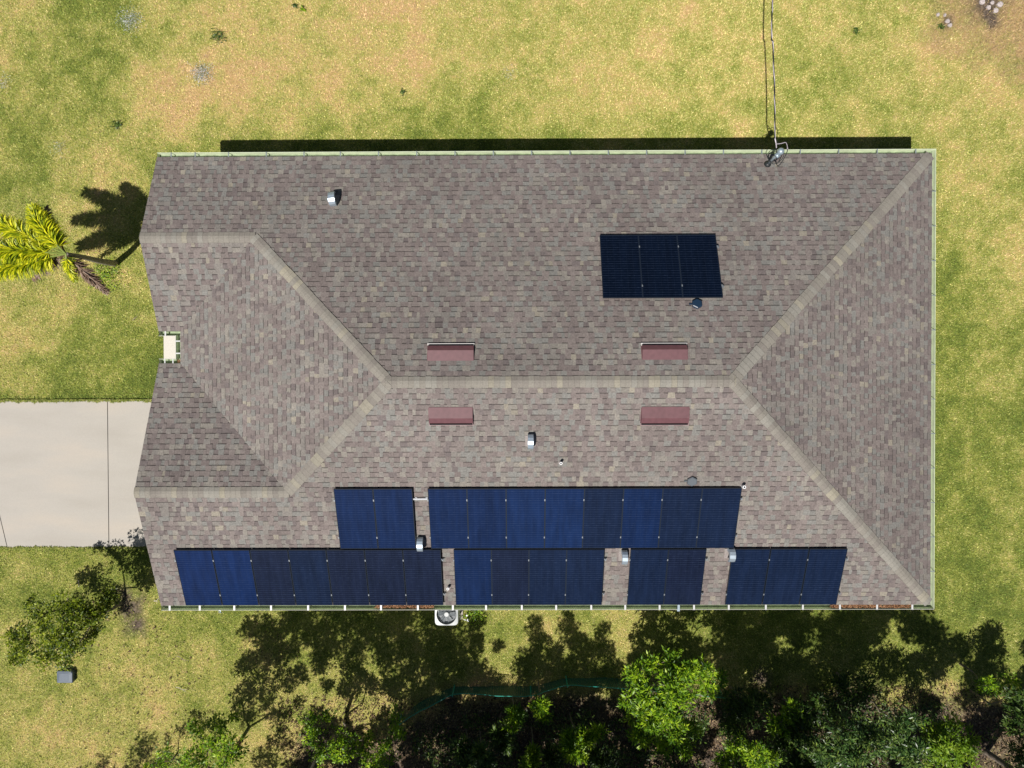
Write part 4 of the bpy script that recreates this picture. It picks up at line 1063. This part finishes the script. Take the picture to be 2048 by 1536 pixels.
# middle shadow caster
tree('tall_tree', 'tall tree beyond the bottom edge shading the lawn below the air conditioner', 'tree', g0(960, 1640),
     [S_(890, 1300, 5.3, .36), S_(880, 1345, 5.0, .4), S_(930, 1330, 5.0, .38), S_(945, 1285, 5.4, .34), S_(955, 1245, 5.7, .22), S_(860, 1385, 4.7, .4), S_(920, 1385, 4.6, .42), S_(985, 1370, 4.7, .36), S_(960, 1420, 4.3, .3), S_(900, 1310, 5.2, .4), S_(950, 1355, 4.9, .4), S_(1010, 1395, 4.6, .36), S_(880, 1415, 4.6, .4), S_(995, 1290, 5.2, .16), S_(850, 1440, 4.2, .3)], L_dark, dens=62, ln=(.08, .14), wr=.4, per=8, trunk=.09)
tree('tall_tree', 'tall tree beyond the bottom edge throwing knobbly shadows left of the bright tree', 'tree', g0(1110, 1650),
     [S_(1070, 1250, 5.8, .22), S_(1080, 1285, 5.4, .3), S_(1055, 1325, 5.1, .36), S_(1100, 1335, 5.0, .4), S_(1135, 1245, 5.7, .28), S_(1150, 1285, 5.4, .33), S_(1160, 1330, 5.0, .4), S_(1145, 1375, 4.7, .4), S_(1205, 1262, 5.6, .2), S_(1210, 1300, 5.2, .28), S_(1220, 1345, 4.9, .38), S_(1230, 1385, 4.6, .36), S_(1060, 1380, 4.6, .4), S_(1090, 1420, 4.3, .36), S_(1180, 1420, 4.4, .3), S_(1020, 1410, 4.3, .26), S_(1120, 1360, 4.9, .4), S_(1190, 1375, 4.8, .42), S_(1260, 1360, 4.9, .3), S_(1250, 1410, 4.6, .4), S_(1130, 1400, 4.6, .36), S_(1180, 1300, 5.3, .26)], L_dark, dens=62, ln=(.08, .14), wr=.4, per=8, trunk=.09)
# saplings with strappy rosettes
sap = [(1030, 1432, 1.9, [(1030, 1430, 1.95, .19), (1022, 1450, 1.7, .12)], L_bright, 'lush sapling with a bright rosette just below the teal fence, left one'),
       (1080, 1418, 1.9, [(1080, 1412, 1.9, .17), (1088, 1432, 1.7, .12)], L_bright, 'pale green sapling with a small rosette just below the teal fence, right one'),
       (1150, 1495, 2.1, [(1150, 1500, 2.15, .28), (1170, 1475, 2.0, .2), (1195, 1465, 1.9, .16), (1140, 1480, 1.9, .16)], L_bright, 'large feathery green sapling left of the bright tree at the bottom'),
       (1065, 1515, 2.0, [(1065, 1505, 2.0, .16), (1060, 1530, 2.0, .2)], L_yel, 'yellow green sapling at the bottom edge, centre'),
       (955, 1505, 1.6, [(960, 1510, 1.7, .22), (975, 1525, 1.6, .2)], L_blue, 'blue green strappy sapling at the bottom edge left of centre'),
       (925, 1500, 1.4, [(925, 1500, 1.4, .22), (935, 1525, 1.3, .2)], L_blue, 'low dull green sapling at the bottom edge, below the bend of the teal fence'),
       (1000, 1470, 1.4, [(1000, 1470, 1.4, .2), (1010, 1490, 1.2, .2)], L_dark, 'dark shaded sapling between the rosette saplings below the fence'),
       (1110, 1520, 1.2, [(1110, 1515, 1.2, .25), (1200, 1520, 1.2, .25)], L_dark, 'dark shaded low plant at the bottom edge beside the feathery sapling')]
for px, py, h, bl, m_, lab in sap:
    tree('leafy_sapling', lab, 'sapling', W(px, py, h)[:2], [V_(*b) for b in bl], m_, dens=160, ln=(.13, .24), wr=.17, per=12, trunk=.022, fork=.7, group='saplings along the bottom edge', up=.9)
# right side: understory shrubs
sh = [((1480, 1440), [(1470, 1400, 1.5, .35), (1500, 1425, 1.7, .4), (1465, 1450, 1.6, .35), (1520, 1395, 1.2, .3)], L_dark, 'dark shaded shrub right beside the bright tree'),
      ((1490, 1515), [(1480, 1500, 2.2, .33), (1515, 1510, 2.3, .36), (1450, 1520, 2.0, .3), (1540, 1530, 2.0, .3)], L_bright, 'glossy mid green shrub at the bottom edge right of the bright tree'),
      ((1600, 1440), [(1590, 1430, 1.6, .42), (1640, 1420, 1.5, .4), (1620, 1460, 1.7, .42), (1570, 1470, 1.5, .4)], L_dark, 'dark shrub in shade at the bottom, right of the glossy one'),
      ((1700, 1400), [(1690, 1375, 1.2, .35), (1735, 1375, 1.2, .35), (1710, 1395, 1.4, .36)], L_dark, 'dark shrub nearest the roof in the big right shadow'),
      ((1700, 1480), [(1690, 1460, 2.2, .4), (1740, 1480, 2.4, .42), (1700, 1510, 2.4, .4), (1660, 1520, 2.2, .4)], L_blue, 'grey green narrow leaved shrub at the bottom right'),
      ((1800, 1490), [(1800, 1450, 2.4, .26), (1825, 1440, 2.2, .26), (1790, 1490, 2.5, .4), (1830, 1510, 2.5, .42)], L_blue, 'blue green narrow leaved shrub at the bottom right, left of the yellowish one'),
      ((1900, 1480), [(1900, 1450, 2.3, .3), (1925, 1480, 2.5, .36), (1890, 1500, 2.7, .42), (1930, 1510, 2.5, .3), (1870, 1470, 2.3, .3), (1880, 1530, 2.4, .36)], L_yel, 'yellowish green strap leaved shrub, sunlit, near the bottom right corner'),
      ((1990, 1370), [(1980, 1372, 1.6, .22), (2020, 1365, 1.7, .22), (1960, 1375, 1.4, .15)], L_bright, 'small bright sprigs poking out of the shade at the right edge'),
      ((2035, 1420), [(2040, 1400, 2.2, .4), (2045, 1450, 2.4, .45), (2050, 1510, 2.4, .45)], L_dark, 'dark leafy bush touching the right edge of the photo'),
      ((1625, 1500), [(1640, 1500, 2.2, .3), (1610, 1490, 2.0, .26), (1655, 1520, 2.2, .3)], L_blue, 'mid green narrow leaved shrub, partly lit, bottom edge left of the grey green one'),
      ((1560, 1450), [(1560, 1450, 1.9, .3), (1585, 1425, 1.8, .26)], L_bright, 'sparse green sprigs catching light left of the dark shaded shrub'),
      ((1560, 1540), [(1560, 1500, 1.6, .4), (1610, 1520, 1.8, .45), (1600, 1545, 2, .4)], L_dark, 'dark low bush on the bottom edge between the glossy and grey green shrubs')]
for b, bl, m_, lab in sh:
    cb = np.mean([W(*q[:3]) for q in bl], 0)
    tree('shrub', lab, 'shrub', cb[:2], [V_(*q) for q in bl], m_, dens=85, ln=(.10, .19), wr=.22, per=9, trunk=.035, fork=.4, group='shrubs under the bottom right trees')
# canopies beyond the bottom edge on the right
def grid_blobs(x0, x1, ytop, y1, step, hf, r, jit=14):
    out = []
    x = x0
    while x <= x1:
        yt = ytop(x); y = yt
        while y <= y1:
            out.append(S_(x + R.uniform(-jit, jit), y + R.uniform(-jit, jit), hf(y), r * R.uniform(.8, 1.15))); y += step
        x += step
    return out
top_ = lambda x: np.interp(x, [1290, 1330, 1400, 1500, 1580, 1640, 1700, 1780, 1830, 1880, 1920, 1990], [1240, 1228, 1230, 1222, 1228, 1248, 1236, 1230, 1250, 1278, 1305, 1372])
hf_ = lambda y: max(4.4, 6.6 - (y - 1240) / 200 * 1.4)
for x0, x1, lab in ((1300, 1420, 'tall tree beyond the bottom edge directly below the bright tree'), (1460, 1620, 'tall tree beyond the bottom edge, the third from the right corner'), (1660, 1780, 'tall tree beyond the bottom edge, the second from the right corner'), (1820, 1960, 'tall tree beyond the bottom edge at the right corner')):
    bl = grid_blobs(x0, x1, top_, {1300: 1640, 1460: 1640, 1660: 1640, 1820: 1600}[x0], 44, hf_, .42)
    bl = [b for b in bl if 749 - (b[1] + SY * b[2]) * 65.56 < 1345 or R.random() < .66]
    c = np.mean([b[:2] for b in bl], 0)
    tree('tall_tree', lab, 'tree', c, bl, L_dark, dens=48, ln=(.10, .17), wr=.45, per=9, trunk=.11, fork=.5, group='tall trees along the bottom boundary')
for x0, x1, y0_, y1_, lab in ((850, 1010, 1430, 1620, 'tree beyond the bottom edge behind the strappy saplings'), (1040, 1270, 1440, 1620, 'tree beyond the bottom edge behind the bright rosette saplings'), (620, 800, 1470, 1620, 'tree beyond the bottom edge behind the green bush')):
    bl = grid_blobs(x0, x1, lambda x: y0_, y1_, 50, lambda y: 4.3, .42, 20)
    tree('tall_tree', lab, 'tree', np.mean([b[:2] for b in bl], 0), bl, L_dark, dens=36, ln=(.10, .18), wr=.5, per=9, trunk=.08, fork=.5, group='tall trees along the bottom boundary')
bl = [S_(2072, 1290, 5.4, .33), S_(2080, 1330, 5.2, .4), S_(2056, 1365, 5, .33), S_(2080, 1390, 4.8, .5), S_(2050, 1410, 4.6, .4), S_(2115, 1310, 5.4, .5), S_(1990, 1425, 4.4, .3)]
tree('tall_tree', 'tall tree outside the right edge throwing shade on the lower right lawn', 'tree', np.mean([b[:2] for b in bl], 0), bl, L_dark, dens=62, ln=(.09, .16), wr=.42, per=9, trunk=.1, fork=.5, group='tall trees along the bottom boundary')

# ------------------------------------------------------------------ palm
def palm():
    base = W(231, 527, 0); crown = W(132, 508, 2.95)
    root = empty('palm_tree', (base[0], base[1], 0), 'young palm with bushy yellow green fronds leaning off the left lawn', 'palm tree')
    tr = loop([base, W(200, 522, 1.15), W(165, 514, 2.2), crown])
    mb = MB(); mb.tube(tr, list(np.linspace(.095, .045, len(tr)) + .008 * (np.arange(len(tr)) % 2)), 10); wpart(mb, 'trunk', M_palmbark, root, True)
    def frond(tip, rise, m, wid, name, dens=340, dead=False):
        tip = np.array(tip); mid = (crown + tip) / 2 + [0, 0, rise]
        T = np.linspace(0, 1, 26); P = np.array([(1 - t) ** 2 * crown + 2 * t * (1 - t) * mid + t * t * tip for t in T])
        mb = MB(); mb.tube(list(P), list(np.linspace(.024, .006, len(P))), 6); f = wpart(mb, name, L_dead if dead else M_frst, root)
        n = dens; t = NR.uniform(.14, 1, n); B = np.array([np.interp(t, T, P[:, k]) for k in range(3)]).T
        ax = tip - crown; ax /= np.linalg.norm(ax)
        perp = NR.normal(0, 1, (n, 3)); perp -= (perp @ ax)[:, None] * ax; perp /= np.linalg.norm(perp, axis=1, keepdims=True)
        perp[:, 2] = perp[:, 2] * .75
        D = perp * .95 + ax * .62 + NR.normal(0, .30, (n, 3)); env = np.sin(np.clip(t * 1.05, 0, 1) ** .7 * math.pi) * .5 + .5
        L = wid * env
        up = np.tile([0, 0, 1.0], (n, 1)); Sd = np.cross(D, up); Sd /= np.linalg.norm(Sd, axis=1, keepdims=True)
        D /= np.linalg.norm(D, axis=1, keepdims=True); w = .016
        V = np.zeros((n, 4, 3)); V[:, 0] = B; mdp = B + D * (L * .45)[:, None]; V[:, 1] = mdp + Sd * w; V[:, 3] = mdp - Sd * w
        V[:, 2] = B + D * L[:, None]; V[:, 2, 2] -= L * (.28 if not dead else .5)
        # children of the frond share its origin
        o = fast_mesh('leaflets', V.reshape(-1, 3), np.arange(n * 4).reshape(n, 4), [('rnd', 'FACE', 'FLOAT', NR.rand(n))], m, parent=f, origin=np.array(root.location))
    F = [((66, 418, 3.0), .45), ((110, 412, 3.0), .30), ((-30, 432, 3.1), .5), ((-70, 500, 3.3), .55), ((-30, 552, 2.9), .40), ((30, 535, 2.8), .35), ((20, 480, 3.5), .5), ((75, 455, 3.5), .35)]
    for k, (tp, rise) in enumerate(F[:8]):
        if k in (1, 5, 6, 7): continue
        frond(W(*tp), rise, L_palm, .46, 'frond', 950)
    frond(W(212, 584, 1.9), .15, L_dead, .26, 'dead_frond', 420, True)
    frond(W(66, 560, 2.2), .1, L_dead, .20, 'dead_frond', 260, True)
    frond(W(92, 414, 2.6), .2, L_dead, .20, 'dead_frond', 260, True)
    frond(W(150, 560, 2.5), .2, L_palm, .22, 'frond', 260)
M_frst = mat('frond_stem', (.20, .25, .05), .6)
palm()

# ------------------------------------------------------------------ teal netting fence
FP = [(795, 1452), (830, 1428), (862, 1412), (905, 1390), (945, 1388), (1000, 1392), (1062, 1392), (1095, 1382), (1135, 1371), (1180, 1373), (1240, 1377), (1330, 1385), (1450, 1396)]
top_pts = [W(px, py, .75) for px, py in FP]
fe = empty('netting_fence', (top_pts[8][0], top_pts[8][1], 0), 'low teal plastic netting fence sagging between posts in the bottom shade', 'fence')
mb = MB(); tp = loop(top_pts)
mb.tube([p + [0, 0, .01 * math.sin(i)] for i, p in enumerate(tp)], .012, 6); wpart(mb, 'top_rail', M_netr, fe)
mb = MB()
dense = []
for i in range(len(tp) - 1):
    k = max(1, int(np.linalg.norm(tp[i + 1] - tp[i]) / .045))
    for t in np.linspace(0, 1, k, endpoint=False): dense.append(tp[i] * (1 - t) + tp[i + 1] * t)
bot = [p + np.array([.03 * math.sin(j * .21), -.04 + .05 * math.sin(j * .13), -p[2] + .03]) for j, p in enumerate(dense)]
for j, (p, q) in enumerate(zip(dense, bot)):
    s = np.array([.008, 0, 0]); mb.face([p - s, p + s, q + s, q - s])
for r in np.linspace(.04, .98, 17):
    L = [p * (1 - r) + q * r for p, q in zip(dense, bot)]
    for j in range(len(L) - 1): mb.face([L[j], L[j + 1], L[j + 1] + [0, .004, -.016], L[j] + [0, .004, -.016]])
wpart(mb, 'netting', M_net, fe)
for i in (0, 3, 6, 8, 10, 12):
    p = top_pts[i]; mb = MB(); mb.tube([(p[0], p[1] - .02, -.05), (p[0], p[1] - .02, .82)], .018, 8); wpart(mb, 'post', M_netr, fe)
